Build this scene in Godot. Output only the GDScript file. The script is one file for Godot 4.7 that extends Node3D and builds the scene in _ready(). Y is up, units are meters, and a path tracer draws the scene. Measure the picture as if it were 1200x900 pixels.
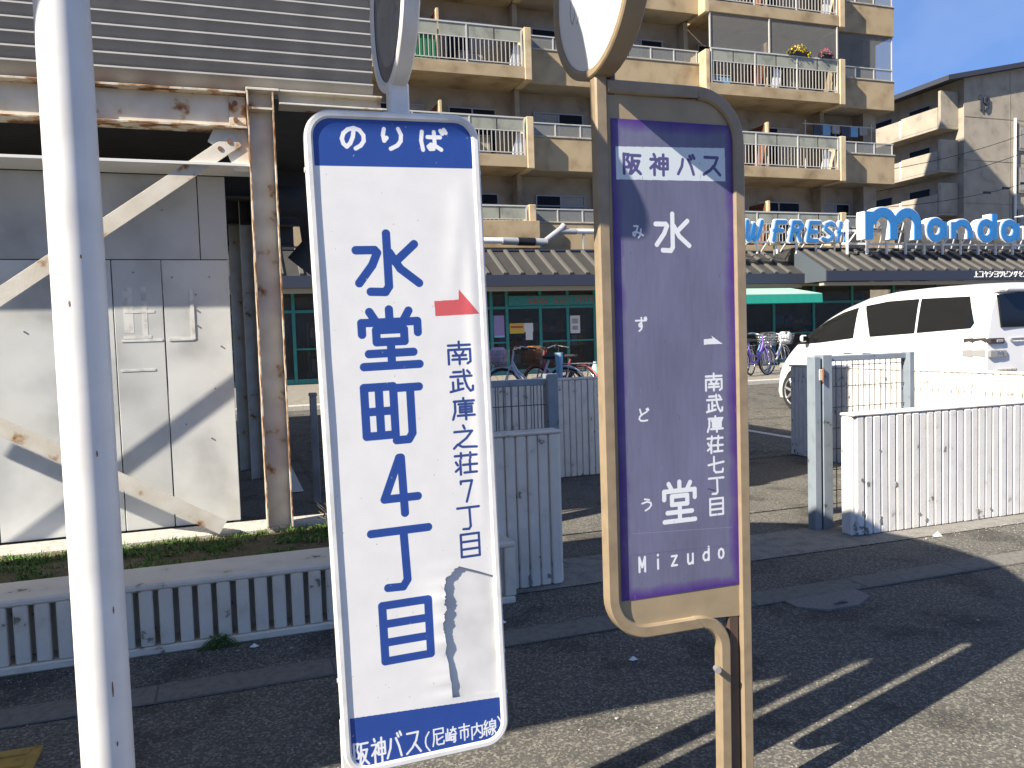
extends Node3D

# ------------------------------------------------------------------ helpers
var M := {}
var T := {}
var taken := {}
var rng := RandomNumberGenerator.new()

func lin(r: float, g: float, b: float, a := 1.0) -> Color:
	var c := Color(r, g, b, a).linear_to_srgb()
	c.a = a
	return c

func numbered(called: String) -> String:
	if not taken.has(called):
		taken[called] = 0
		return called
	taken[called] += 1
	return "%s_%03d" % [called, taken[called]]

func thing(called: String, label: String, category: String, at := Vector3.ZERO, group := "", turn := 0.0) -> Node3D:
	var o := Node3D.new()
	o.name = numbered(called)
	add_child(o)
	o.position = at
	o.rotation.y = turn
	o.set_meta("label", label)
	o.set_meta("category", category)
	if group != "":
		o.set_meta("group", group)
	return o

func copy_of(o: Node3D, at: Vector3, label := "", turn := 0.0) -> Node3D:
	var base := String(o.name)
	var c: Node3D = o.duplicate()
	c.name = numbered(base)
	add_child(c)
	c.position = at
	c.rotation.y = turn
	if label != "":
		c.set_meta("label", label)
	return c

func newst() -> SurfaceTool:
	var st := SurfaceTool.new()
	st.begin(Mesh.PRIMITIVE_TRIANGLES)
	st.set_smooth_group(-1)
	return st

func finish(st: SurfaceTool) -> ArrayMesh:
	st.generate_normals()
	return st.commit()

# shift: the geometry is given in world metres, so the mesh is moved back by its thing's own position
func part(parent: Node3D, called: String, st: SurfaceTool, m: Material, world := true) -> MeshInstance3D:
	return put(parent, called, finish(st), m, world)

func put(parent: Node3D, called: String, mesh: Mesh, m: Material, world := true) -> MeshInstance3D:
	var o := MeshInstance3D.new()
	o.name = called
	o.mesh = mesh
	o.material_override = m
	parent.add_child(o, true)
	if world and parent != self and not (parent is MeshInstance3D):
		o.position = -parent.position
	return o

func structure(called: String, st: SurfaceTool, m: Material) -> MeshInstance3D:
	var o := MeshInstance3D.new()
	o.name = numbered(called)
	o.mesh = finish(st)
	o.material_override = m
	add_child(o)
	o.set_meta("kind", "structure")
	return o

func tri(st: SurfaceTool, a: Vector3, b: Vector3, c: Vector3) -> void:
	st.add_vertex(a)
	st.add_vertex(c)
	st.add_vertex(b)

func quad(st: SurfaceTool, a: Vector3, b: Vector3, c: Vector3, d: Vector3) -> void:
	tri(st, a, b, c)
	tri(st, a, c, d)

func box(st: SurfaceTool, lo: Vector3, hi: Vector3, bev := 0.0, xf := Transform3D.IDENTITY) -> void:
	var c := (lo + hi) * 0.5
	var h := ((hi - lo) * 0.5).abs()
	var b := minf(bev, minf(h.x, minf(h.y, h.z)) * 0.9)
	for ax in 3:
		var u := (ax + 1) % 3
		var v := (ax + 2) % 3
		for s in [-1.0, 1.0]:
			var q: Array[Vector3] = []
			for k in [[-1, -1], [1, -1], [1, 1], [-1, 1]]:
				var p := Vector3.ZERO
				p[ax] = s * h[ax]
				p[u] = k[0] * (h[u] - b)
				p[v] = k[1] * (h[v] - b)
				q.append(xf * (c + p))
			if s > 0:
				quad(st, q[0], q[1], q[2], q[3])
			else:
				quad(st, q[3], q[2], q[1], q[0])
	if b <= 0.0:
		return
	for ax in 3:
		var u := (ax + 1) % 3
		var v := (ax + 2) % 3
		for su in [-1.0, 1.0]:
			for sv in [-1.0, 1.0]:
				var q: Array[Vector3] = []
				for k in [[-1, 0], [1, 0], [1, 1], [-1, 1]]:
					var p := Vector3.ZERO
					p[ax] = k[0] * (h[ax] - b)
					p[u] = su * (h[u] - (b if k[1] == 1 else 0.0))
					p[v] = sv * (h[v] - (b if k[1] == 0 else 0.0))
					q.append(xf * (c + p))
				if su * sv > 0:
					quad(st, q[0], q[1], q[2], q[3])
				else:
					quad(st, q[3], q[2], q[1], q[0])
	for sx in [-1.0, 1.0]:
		for sy in [-1.0, 1.0]:
			for sz in [-1.0, 1.0]:
				var s := Vector3(sx, sy, sz)
				var a := xf * (c + s * (h - Vector3(0, b, b)))
				var e := xf * (c + s * (h - Vector3(b, 0, b)))
				var f := xf * (c + s * (h - Vector3(b, b, 0)))
				if sx * sy * sz > 0:
					tri(st, a, e, f)
				else:
					tri(st, a, f, e)

func boxm(lo: Vector3, hi: Vector3, bev := 0.0) -> SurfaceTool:
	var st := newst()
	box(st, lo, hi, bev)
	return st

func tube(st: SurfaceTool, pts: Array, r: float, n := 8, caps := true, r2 := -1.0) -> void:
	var rings: Array = []
	var up := Vector3.UP
	var count := pts.size()
	for i in count:
		var d: Vector3 = (pts[mini(i + 1, count - 1)] - pts[maxi(i - 1, 0)]).normalized()
		if absf(d.dot(up)) > 0.95:
			up = Vector3.RIGHT if absf(d.dot(Vector3.RIGHT)) < 0.9 else Vector3.BACK
		var x := d.cross(up).normalized()
		var y := x.cross(d).normalized()
		up = y
		var rr := r if r2 < 0 else lerpf(r, r2, float(i) / maxf(1, count - 1))
		var ring: Array[Vector3] = []
		for k in n:
			var a := TAU * k / n
			ring.append(pts[i] + x * cos(a) * rr + y * sin(a) * rr)
		rings.append(ring)
	st.set_smooth_group(0)
	for i in count - 1:
		for k in n:
			var k2 := (k + 1) % n
			quad(st, rings[i][k2], rings[i][k], rings[i + 1][k], rings[i + 1][k2])
	st.set_smooth_group(-1)
	if caps:
		for k in range(1, n - 1):
			tri(st, rings[0][0], rings[0][k], rings[0][k + 1])
			tri(st, rings[count - 1][0], rings[count - 1][k + 1], rings[count - 1][k])

# polygon in a plane, pulled out between two depths; xf carries it into place
func prism(st: SurfaceTool, poly: PackedVector2Array, z0: float, z1: float, xf := Transform3D.IDENTITY) -> void:
	var p := poly
	if Geometry2D.is_polygon_clockwise(p):
		p.reverse()
	var idx := Geometry2D.triangulate_polygon(p)
	for i in range(0, idx.size(), 3):
		var a := p[idx[i]]
		var b := p[idx[i + 1]]
		var c := p[idx[i + 2]]
		if (b - a).cross(c - a) < 0:
			var t := b
			b = c
			c = t
		tri(st, xf * Vector3(a.x, a.y, z1), xf * Vector3(b.x, b.y, z1), xf * Vector3(c.x, c.y, z1))
		tri(st, xf * Vector3(a.x, a.y, z0), xf * Vector3(c.x, c.y, z0), xf * Vector3(b.x, b.y, z0))
	for i in p.size():
		var a := p[i]
		var b := p[(i + 1) % p.size()]
		quad(st, xf * Vector3(a.x, a.y, z0), xf * Vector3(b.x, b.y, z0), xf * Vector3(b.x, b.y, z1), xf * Vector3(a.x, a.y, z1))

# a bar of rectangular section with eased corners that follows a path in the plane z = const
func bar_path(st: SurfaceTool, path: Array, w: float, z0: float, z1: float, closed := false, ease := 0.004) -> void:
	var n := path.size()
	var rings: Array = []
	for i in n:
		var a: Vector2 = path[(i - 1 + n) % n] if closed else path[maxi(i - 1, 0)]
		var b: Vector2 = path[i]
		var c: Vector2 = path[(i + 1) % n] if closed else path[mini(i + 1, n - 1)]
		var d1 := (b - a).normalized() if a != b else (c - b).normalized()
		var d2 := (c - b).normalized() if c != b else d1
		var t := (d1 + d2).normalized()
		var nn := Vector2(-t.y, t.x)
		var k := 1.0 / maxf(0.5, nn.dot(Vector2(-d1.y, d1.x)))
		var h := w * 0.5
		var ring: Array[Vector3] = []
		for s in [[-h, z0 + ease], [-h, z1 - ease], [-h + ease, z1], [h - ease, z1], [h, z1 - ease], [h, z0 + ease], [h - ease, z0], [-h + ease, z0]]:
			var q: Vector2 = b + nn * s[0] * k
			ring.append(Vector3(q.x, q.y, s[1]))
		rings.append(ring)
	for i in (n if closed else n - 1):
		var r0: Array = rings[i]
		var r1: Array = rings[(i + 1) % n]
		for k in 8:
			var k2 := (k + 1) % 8
			st.set_smooth_group(k + 1)
			quad(st, r0[k], r0[k2], r1[k2], r1[k])
	st.set_smooth_group(-1)
	if not closed:
		for k in range(1, 7):
			tri(st, rings[0][0], rings[0][k + 1], rings[0][k])
			tri(st, rings[n - 1][0], rings[n - 1][k], rings[n - 1][k + 1])

func arc(c: Vector2, r: float, a0: float, a1: float, n := 8) -> Array:
	var out: Array = []
	for i in n + 1:
		var a := deg_to_rad(lerpf(a0, a1, float(i) / n))
		out.append(c + Vector2(cos(a), sin(a)) * r)
	return out

func round_rect(x0: float, y0: float, x1: float, y1: float, r: float, n := 8) -> Array:
	return arc(Vector2(x1 - r, y1 - r), r, 0, 90, n) + arc(Vector2(x0 + r, y1 - r), r, 90, 180, n) + arc(Vector2(x0 + r, y0 + r), r, 180, 270, n) + arc(Vector2(x1 - r, y0 + r), r, 270, 360, n)

# ------------------------------------------------------------------ textures and materials
func noise_tex(key: String, kind: int, freq: float, stops: Array, size := 512, octaves := 4, seed_ := 1, cell := -1) -> NoiseTexture2D:
	var n := FastNoiseLite.new()
	n.noise_type = kind
	n.frequency = freq
	n.seed = seed_
	n.fractal_octaves = octaves
	if octaves <= 1:
		n.fractal_type = FastNoiseLite.FRACTAL_NONE
	if cell >= 0:
		n.cellular_return_type = cell
	var t := NoiseTexture2D.new()
	t.width = size
	t.height = size
	t.seamless = true
	t.noise = n
	var g := Gradient.new()
	var offs := PackedFloat32Array()
	var cols := PackedColorArray()
	for s in stops:
		offs.append(s[0])
		cols.append(s[1])
	g.offsets = offs
	g.colors = cols
	t.color_ramp = g
	T[key] = t
	return t

func noise_normal(key: String, kind: int, freq: float, strength: float, size := 512, octaves := 4, seed_ := 1) -> NoiseTexture2D:
	var n := FastNoiseLite.new()
	n.noise_type = kind
	n.frequency = freq
	n.seed = seed_
	n.fractal_octaves = octaves
	if octaves <= 1:
		n.fractal_type = FastNoiseLite.FRACTAL_NONE
	var t := NoiseTexture2D.new()
	t.width = size
	t.height = size
	t.seamless = true
	t.as_normal_map = true
	t.bump_strength = strength
	t.noise = n
	T[key] = t
	return t

func gray(v: float) -> Color:
	return lin(v, v, v)

func mat(key: String, col: Color, rough := 0.8, tex := "", scale := 1.0, metal := 0.0, normal := "", nscale := 1.0) -> StandardMaterial3D:
	var m := StandardMaterial3D.new()
	m.albedo_color = col
	m.roughness = rough
	m.metallic = metal
	if tex != "" or normal != "":
		m.uv1_triplanar = true
		m.uv1_world_triplanar = true
		m.uv1_scale = Vector3.ONE * scale
	if tex != "":
		m.albedo_texture = T[tex]
	if normal != "":
		m.normal_enabled = true
		m.normal_texture = T[normal]
		m.normal_scale = nscale
	M[key] = m
	return m

func glass(key: String, col: Color, alpha: float, rough := 0.05) -> void:
	var m := StandardMaterial3D.new()
	m.transparency = BaseMaterial3D.TRANSPARENCY_ALPHA
	m.albedo_color = Color(col.r, col.g, col.b, alpha)
	m.roughness = rough
	m.metallic_specular = 0.5
	M[key] = m

func make_materials() -> void:
	var S := FastNoiseLite.TYPE_SIMPLEX_SMOOTH
	var C := FastNoiseLite.TYPE_CELLULAR
	noise_tex("grain", S, 0.02, [[0.0, gray(0.72)], [0.5, gray(0.88)], [1.0, gray(1.0)]], 512, 5, 3)
	noise_tex("stain", S, 0.008, [[0.0, gray(0.55)], [0.35, gray(0.82)], [0.6, gray(0.95)], [1.0, gray(1.0)]], 512, 5, 7)
	noise_tex("asphalt", C, 0.085, [[0.0, gray(1.0)], [0.12, gray(0.8)], [0.26, gray(0.46)], [0.5, gray(0.28)], [1.0, gray(0.2)]], 1024, 1, 11, FastNoiseLite.RETURN_DISTANCE)
	noise_tex("asphalt_cells", C, 0.07, [[0.0, lin(0.28, 0.28, 0.29)], [0.5, lin(0.40, 0.395, 0.38)], [0.7, lin(0.52, 0.51, 0.47)], [0.86, lin(0.78, 0.76, 0.70)], [0.95, lin(0.95, 0.93, 0.86)], [1.0, lin(0.55, 0.5, 0.42)]], 1024, 1, 12, FastNoiseLite.RETURN_CELL_VALUE)
	noise_tex("concrete", S, 0.03, [[0.0, gray(0.55)], [0.3, gray(0.78)], [0.55, gray(0.9)], [1.0, gray(1.0)]], 512, 6, 21)
	noise_tex("chips", S, 0.012, [[0.0, lin(0.2, 0.19, 0.16)], [0.10, lin(0.3, 0.29, 0.25)], [0.14, gray(0.8)], [0.3, gray(0.9)], [1.0, gray(1.0)]], 512, 6, 31)
	noise_tex("rust", S, 0.009, [[0.0, lin(0.2, 0.08, 0.03)], [0.08, lin(0.36, 0.18, 0.085)], [0.15, lin(0.62, 0.47, 0.33)], [0.25, lin(0.80, 0.76, 0.68)], [0.7, lin(0.9, 0.88, 0.83)], [1.0, lin(0.95, 0.94, 0.9)]], 512, 6, 41)
	noise_tex("soil", S, 0.03, [[0.0, lin(0.05, 0.035, 0.022)], [0.4, lin(0.11, 0.075, 0.045)], [0.6, lin(0.10, 0.10, 0.04)], [1.0, lin(0.2, 0.15, 0.09)]], 512, 5, 51)
	noise_tex("plaster", S, 0.012, [[0.0, lin(0.52, 0.48, 0.43)], [0.3, lin(0.80, 0.77, 0.73)], [0.55, lin(0.94, 0.93, 0.91)], [1.0, gray(1.0)]], 512, 6, 61)
	noise_tex("streak", S, 0.02, [[0.0, gray(0.62)], [0.4, gray(0.85)], [1.0, gray(1.0)]], 512, 4, 71)
	noise_tex("patches", S, 0.010, [[0.0, gray(0.45)], [0.28, gray(0.62)], [0.36, gray(0.84)], [0.6, gray(0.93)], [1.0, gray(1.0)]], 1024, 6, 81)
	noise_normal("bump_fine", S, 0.12, 3.0, 512, 3, 5)
	noise_normal("bump_wave", S, 0.006, 4.0, 512, 3, 9)
	noise_normal("bump_grit", C, 0.085, 5.0, 1024, 1, 11)
	mat("asphalt", lin(0.262, 0.252, 0.226), 0.95, "asphalt_cells", 2.1, 0, "bump_grit", 0.5)
	mat("asphalt_old", lin(0.235, 0.226, 0.20), 0.95, "asphalt_cells", 0.9, 0, "bump_grit", 0.3)
	mat("gutter", lin(0.19, 0.182, 0.16), 0.95, "concrete", 1.4, 0, "bump_fine", 0.8)
	mat("pavement", lin(0.25, 0.24, 0.215), 0.95, "concrete", 0.6, 0, "bump_fine", 0.5)
	mat("shop_pavement", lin(0.27, 0.25, 0.205), 0.95, "concrete", 0.3)
	mat("cover", lin(0.20, 0.195, 0.19), 0.8, "concrete", 3.0, 0, "bump_fine", 1.0)
	mat("tactile", lin(0.42, 0.27, 0.06), 0.9, "stain", 2.5, 0, "bump_fine", 0.6)
	mat("line_paint", lin(0.62, 0.62, 0.60), 0.9, "chips", 1.2)
	mat("white_fence", lin(0.76, 0.735, 0.69), 0.75, "chips", 1.1, 0, "bump_fine", 0.12)
	mat("gray_fence", lin(0.76, 0.695, 0.595), 0.9, "chips", 1.1, 0, "bump_fine", 0.15)
	mat("planter", lin(0.75, 0.675, 0.555), 0.92, "chips", 0.9, 0, "bump_fine", 0.2)
	mat("kerb_white", lin(0.52, 0.50, 0.44), 0.9, "concrete", 1.2, 0, "bump_fine", 0.6)
	mat("pole_white", lin(0.80, 0.78, 0.735), 0.38, "grain", 0.5)
	mat("sign_frame", lin(0.80, 0.79, 0.76), 0.45, "grain", 1.2)
	mat("sign_base", lin(0.74, 0.735, 0.72), 0.6, "grain", 0.8)
	mat("bronze", lin(0.315, 0.24, 0.15), 0.42, "grain", 1.5)
	mat("bronze_panel", lin(0.36, 0.28, 0.17), 0.55, "grain", 0.8)
	mat("brown_post", lin(0.10, 0.065, 0.05), 0.5, "grain", 1.0)
	mat("rusty_white", lin(0.74, 0.71, 0.64), 0.7, "rust", 1.1, 0, "bump_fine", 0.06)
	noise_tex("rust_heavy", S, 0.011, [[0.0, lin(0.13, 0.05, 0.02)], [0.3, lin(0.30, 0.14, 0.06)], [0.44, lin(0.50, 0.32, 0.18)], [0.54, lin(0.76, 0.70, 0.6)], [0.75, lin(0.88, 0.86, 0.8)], [1.0, lin(0.92, 0.9, 0.86)]], 512, 6, 43)
	mat("rusty_edge", lin(0.70, 0.67, 0.60), 0.8, "rust_heavy", 1.3, 0, "bump_fine", 0.1)
	mat("curtain", lin(0.40, 0.37, 0.31), 0.9, "streak", 0.8)
	mat("pebble", lin(0.34, 0.325, 0.29), 0.9)
	mat("panel_wall", lin(0.58, 0.59, 0.565), 0.6, "stain", 0.35, 0, "bump_wave", 0.25)
	mat("panel_light", lin(0.66, 0.67, 0.64), 0.6, "stain", 0.4, 0, "bump_wave", 0.25)
	mat("louver", lin(0.33, 0.322, 0.305), 0.55, "grain", 0.5)
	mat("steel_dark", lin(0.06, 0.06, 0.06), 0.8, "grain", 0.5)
	mat("bolt", lin(0.22, 0.10, 0.05), 0.7)
	mat("gate_blue", lin(0.235, 0.275, 0.31), 0.55, "chips", 1.3)
	mat("residue", lin(0.70, 0.695, 0.65), 0.9, "stain", 3.0)
	mat("flake", lin(0.27, 0.26, 0.23), 0.95, "concrete", 3.0, 0, "bump_fine", 0.6)
	mat("wire", lin(0.10, 0.10, 0.10), 0.6)
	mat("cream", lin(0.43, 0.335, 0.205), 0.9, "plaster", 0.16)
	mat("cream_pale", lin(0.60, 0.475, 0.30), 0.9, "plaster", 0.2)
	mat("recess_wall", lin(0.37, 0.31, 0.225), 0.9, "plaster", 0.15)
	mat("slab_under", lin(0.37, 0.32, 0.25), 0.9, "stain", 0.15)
	mat("coping", lin(0.42, 0.38, 0.31), 0.8, "stain", 0.4)
	mat("rail_white", lin(0.52, 0.505, 0.46), 0.5)
	mat("rail_panel", lin(0.34, 0.345, 0.27), 0.4, "stain", 0.4)
	mat("green_net", lin(0.02, 0.16, 0.06), 0.7)
	mat("dark_glass", lin(0.010, 0.010, 0.011), 0.10)
	M["dark_glass"].metallic_specular = 0.22
	mat("van_glass", lin(0.010, 0.011, 0.012), 0.04)
	M["van_glass"].metallic_specular = 0.42
	mat("alu_frame", lin(0.34, 0.33, 0.31), 0.45)
	mat("board_brown", lin(0.17, 0.065, 0.035), 0.7, "grain", 0.4)
	mat("roof_metal", lin(0.055, 0.053, 0.05), 0.55, "grain", 0.3)
	mat("roof_rib", lin(0.115, 0.11, 0.10), 0.55)
	mat("fascia", lin(0.03, 0.037, 0.058), 0.5)
	mat("fascia_pale", lin(0.075, 0.09, 0.105), 0.5)
	mat("soffit", lin(0.36, 0.33, 0.26), 0.85)
	mat("teal", lin(0.03, 0.23, 0.21), 0.5, "grain", 0.8)
	mat("awning", lin(0.015, 0.30, 0.22), 0.7)
	mat("awning_pale", lin(0.34, 0.54, 0.44), 0.7)
	mat("shop_dark", lin(0.06, 0.055, 0.05), 0.9, "stain", 0.5)
	mat("paper", lin(0.62, 0.60, 0.60), 0.7)
	mat("red_print", lin(0.42, 0.06, 0.05), 0.6)
	mat("yellow_print", lin(0.60, 0.40, 0.05), 0.6)
	mat("purple_print", lin(0.28, 0.22, 0.42), 0.6)
	mat("letter_blue", lin(0.03, 0.18, 0.45), 0.4)
	mat("letter_white", lin(0.80, 0.80, 0.78), 0.5)
	mat("white_plain", lin(0.74, 0.74, 0.72), 0.6)
	mat("pipe_gray", lin(0.33, 0.34, 0.36), 0.6, "chips", 1.0)
	mat("far_wall", lin(0.42, 0.37, 0.29), 0.92, "streak", 0.08)
	mat("far_wall_dark", lin(0.30, 0.265, 0.21), 0.92, "streak", 0.08)
	mat("far_roof", lin(0.04, 0.045, 0.06), 0.7)
	mat("van_paint", lin(0.76, 0.76, 0.75), 0.22)
	M["van_paint"].clearcoat_enabled = true
	M["van_paint"].clearcoat = 0.6
	mat("black_trim", lin(0.012, 0.012, 0.013), 0.35)
	mat("tyre", lin(0.018, 0.018, 0.018), 0.85)
	mat("chrome", lin(0.55, 0.55, 0.56), 0.2, "", 1, 0.9)
	mat("alloy", lin(0.46, 0.46, 0.47), 0.3, "", 1, 0.6)
	mat("lamp_clear", lin(0.42, 0.42, 0.42), 0.12, "", 1, 0.4)
	mat("lamp_dark", lin(0.05, 0.045, 0.045), 0.15)
	mat("lamp_red", lin(0.25, 0.02, 0.02), 0.2)
	mat("bike_purple", lin(0.26, 0.16, 0.55), 0.3)
	mat("bike_white", lin(0.62, 0.60, 0.66), 0.3)
	mat("bike_black", lin(0.02, 0.02, 0.022), 0.5)
	mat("bike_blue", lin(0.16, 0.32, 0.48), 0.4)
	mat("bike_red", lin(0.35, 0.06, 0.07), 0.4)
	mat("cloth_pink", lin(0.50, 0.36, 0.46), 0.9)
	mat("cloth_blue", lin(0.28, 0.46, 0.60), 0.8)
	mat("leather", lin(0.20, 0.09, 0.035), 0.6)
	mat("soil", lin(1, 1, 1), 1.0, "soil", 1.4, 0, "bump_fine", 1.0)
	mat("pink_flower", lin(0.55, 0.15, 0.24), 0.8)
	mat("yellow_flower", lin(0.80, 0.56, 0.02), 0.8)
	mat("leaf", lin(0.06, 0.13, 0.025), 0.8)
	mat("plaster_gray", lin(0.34, 0.33, 0.31), 0.9, "stain", 0.4)
	mat("cable", lin(0.03, 0.03, 0.035), 0.7)
	for k in ["asphalt", "asphalt_old"]:
		M[k].detail_enabled = true
		M[k].detail_blend_mode = BaseMaterial3D.BLEND_MODE_MUL
		M[k].detail_albedo = T.patches
		M[k].detail_uv_layer = BaseMaterial3D.DETAIL_UV_2
		M[k].uv2_triplanar = true
		M[k].uv2_world_triplanar = true
		M[k].uv2_scale = Vector3.ONE * 0.21
	glass("pane", lin(0.05, 0.055, 0.05), 0.38)
	M["pane"].metallic_specular = 0.2
	glass("net", lin(0.25, 0.25, 0.23), 0.35, 0.6)
	glass("guard", lin(0.30, 0.30, 0.27), 0.45, 0.3)
	var g := StandardMaterial3D.new()
	g.vertex_color_use_as_albedo = true
	g.roughness = 0.8
	g.backlight_enabled = true
	g.backlight = lin(0.05, 0.09, 0.01)
	M["grass"] = g

# ------------------------------------------------------------------ lettering: every sign's characters are drawn stroke by stroke
const DAK := " 80,8 86,20; 92,4 98,16"
var GLYPH := {
	"の": "54,24 50,48 41,68 29,79 19,70 15,54 21,37 35,25 54,20 72,26 84,42 84,60 74,74 57,84",
	"り": "24,14 20,36 23,58 31,47; 68,12 76,34 74,58 63,75 42,88",
	"ば": "18,14 14,48 19,84; 36,34 78,34; 58,14 59,66 54,79 43,80 38,71 46,63 60,67 80,82;" + DAK,
	"水": "50,6 50,84 45,92 26,91; 10,30 34,30 37,34 30,52 12,78; 86,22 60,48; 53,34 66,58 90,80",
	"堂": "50,4 50,22; 22,7 29,20; 78,7 71,20; 10,42 10,24 90,24 90,42; 30,36 70,36 70,55 30,55 30,36; 50,55 50,92; 18,73 82,73; 10,93 90,93",
	"町": "10,14 54,14 54,86 10,86 10,14; 32,14 32,86; 10,50 54,50; 56,17 94,17; 80,17 80,86 74,95 55,95",
	"4": "56,94 54,8 50,8 14,70 86,70",
	"丁": "8,16 92,16; 55,16 57,84 50,93 28,92",
	"目": "20,8 80,8 80,92 20,92 20,8; 20,36 80,36; 20,64 80,64",
	"南": "12,18 88,18; 50,4 50,36; 12,94 12,36 88,36 88,86 78,94; 35,44 41,56; 65,44 59,56; 27,60 73,60; 25,76 75,76; 50,60 50,95",
	"武": "8,30 90,30; 20,12 50,12; 60,4 63,44 72,74 84,92 93,88 94,72; 75,8 84,19; 37,42 37,84; 37,60 54,60; 17,54 17,88; 6,92 56,82",
	"庫": "52,3 52,15; 14,16 93,16; 18,16 18,60 8,94; 32,29 88,29; 37,41 83,41 83,65 37,65 37,41; 37,53 83,53; 27,79 94,79; 60,20 60,97",
	"之": "48,4 53,17; 14,28 80,28 58,56 26,80; 10,94 24,79 42,90 94,93",
	"荘": "6,16 94,16; 31,5 31,27; 69,5 69,27; 27,34 27,95; 9,42 16,55; 7,80 27,64; 38,55 94,55; 66,35 66,88; 42,88 92,88",
	"7": "18,20 18,10 80,10 46,92",
	"七": "6,48 93,36; 38,6 38,78 48,89 86,89 89,73",
	"阪": "11,8 11,95; 11,10 36,10 26,34 39,50 35,66 24,66; 48,13 93,13; 53,13 51,58 41,94; 55,38 87,38 75,67 47,94; 59,50 73,76 94,94",
	"神": "23,5 28,15; 7,27 40,27 28,47 6,66; 25,48 25,95; 31,52 41,62; 50,22 91,22 91,67 50,67 50,22; 50,44 91,44; 70,5 70,95",
	"バ": "33,24 28,54 8,88; 62,24 78,52 90,88; 70,8 78,21; 86,4 94,17",
	"ス": "14,16 80,16 66,48 42,72 8,92; 56,56 92,92",
	"(": "70,3 46,28 41,50 46,72 70,97",
	")": "30,3 54,28 59,50 54,72 30,97",
	"尼": "18,10 87,10 87,35 18,35; 18,10 18,60 8,94; 38,44 38,84 47,91 88,91 91,76; 38,68 83,55",
	"崎": "22,10 22,76; 6,34 6,76 38,76 38,34; 48,18 95,18; 71,3 66,22 49,37; 73,20 92,37; 44,47 97,47; 87,47 87,86 79,94 70,92; 52,59 73,59 73,80 52,80 52,59",
	"市": "50,3 50,19; 6,20 94,20; 19,82 19,38 81,38 81,76 71,83; 50,20 50,97",
	"内": "13,96 13,24 87,24 87,86 77,95 66,93; 50,4 50,30 44,52 26,71; 51,38 61,54 76,68",
	"線": "22,5 10,26 25,33; 35,16 9,53 39,49; 24,50 24,96; 10,66 7,86; 36,64 41,79; 69,3 64,15; 50,16 91,16 91,46 50,46 50,16; 50,31 91,31; 70,46 70,90 62,96; 46,60 60,60 45,90; 93,55 76,67; 72,60 95,94",
	"み": "18,16 52,16 38,56 23,84 10,77 12,62 28,55 60,63 94,80; 76,38 75,62 66,84 54,96",
	"ず": "6,26 94,26; 54,6 54,56 47,68 36,66 34,53 44,45 56,53 58,70 50,87 34,98;" + DAK,
	"ど": "26,8 36,44; 82,28 50,42 25,59 19,76 31,89 56,92 86,89;" + DAK,
	"う": "34,6 66,15; 16,38 50,28 76,38 79,58 64,81 38,97",
	"M": "8,94 8,6 50,66 92,6 92,94",
	"i": "50,36 50,94; 50,6 50,10",
	"z": "12,8 86,8 12,92 88,92",
	"u": "14,8 14,72 28,92 56,90 86,70; 86,8 86,92",
	"d": "86,4 86,94; 86,52 66,38 34,40 14,58 16,80 36,94 66,92 86,76",
	"o": "50,6 20,18 10,50 20,82 50,94 80,82 90,50 80,18 50,6",
	"シ": "20,14 38,24; 12,40 30,50; 14,90 50,78 88,28",
	"ョ": "26,36 78,36 78,92 26,92; 30,64 78,64",
	"ッ": "20,42 28,60; 46,38 54,56; 82,40 72,72 40,94",
	"ピ": "22,12 22,78 34,90 88,88; 22,50 80,36; 90,6 96,12 90,18 84,12 90,6",
	"ン": "14,18 38,32; 12,88 52,72 90,26",
	"グ": "40,8 28,32 8,54; 36,24 80,24 68,58 36,94;" + DAK,
	"セ": "34,8 34,78 46,90 88,90; 6,40 88,28 66,58",
	"タ": "42,6 30,32 8,56; 38,24 84,24 68,62 28,96; 34,44 66,66",
	"ー": "8,50 92,50",
	"上": "46,6 46,90; 46,42 82,42; 6,90 94,90",
	"ヤ": "8,38 88,24 72,50; 34,8 52,94",
	"コ": "14,20 84,20 84,86; 10,86 88,86",
	"1": "34,20 52,6 52,94",
	"9": "78,46 50,54 24,44 22,22 46,6 74,14 82,40 70,76 38,94",
	"N": "8,94 8,6 90,94 90,6",
	"O": "50,4 16,20 8,50 16,80 50,96 84,80 92,50 84,20 50,4",
	"W": "4,6 14,80 28,94 44,82 50,20 54,82 70,94 86,80 96,6",
	"F": "14,96 14,6 90,6; 4,48 74,48",
	"R": "12,96 12,6 62,6 86,22 64,46 12,48; 50,48 90,96",
	"E": "90,6 12,6 12,94 92,94; 12,50 74,50",
	"S": "88,16 56,4 20,14 18,36 76,58 86,80 56,96 10,86",
	"H": "14,6 14,94; 88,6 88,94; 2,50 96,50",
}
var stroke_cache := {}

func strokes(ch: String) -> Array:
	if stroke_cache.has(ch):
		return stroke_cache[ch]
	var out: Array = []
	for s in String(GLYPH[ch]).split(";"):
		var line: Array = []
		for p in s.strip_edges().split(" "):
			var c := p.split(",")
			line.append(Vector2(float(c[0]), float(c[1])))
		out.append(line)
	stroke_cache[ch] = out
	return out

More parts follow.
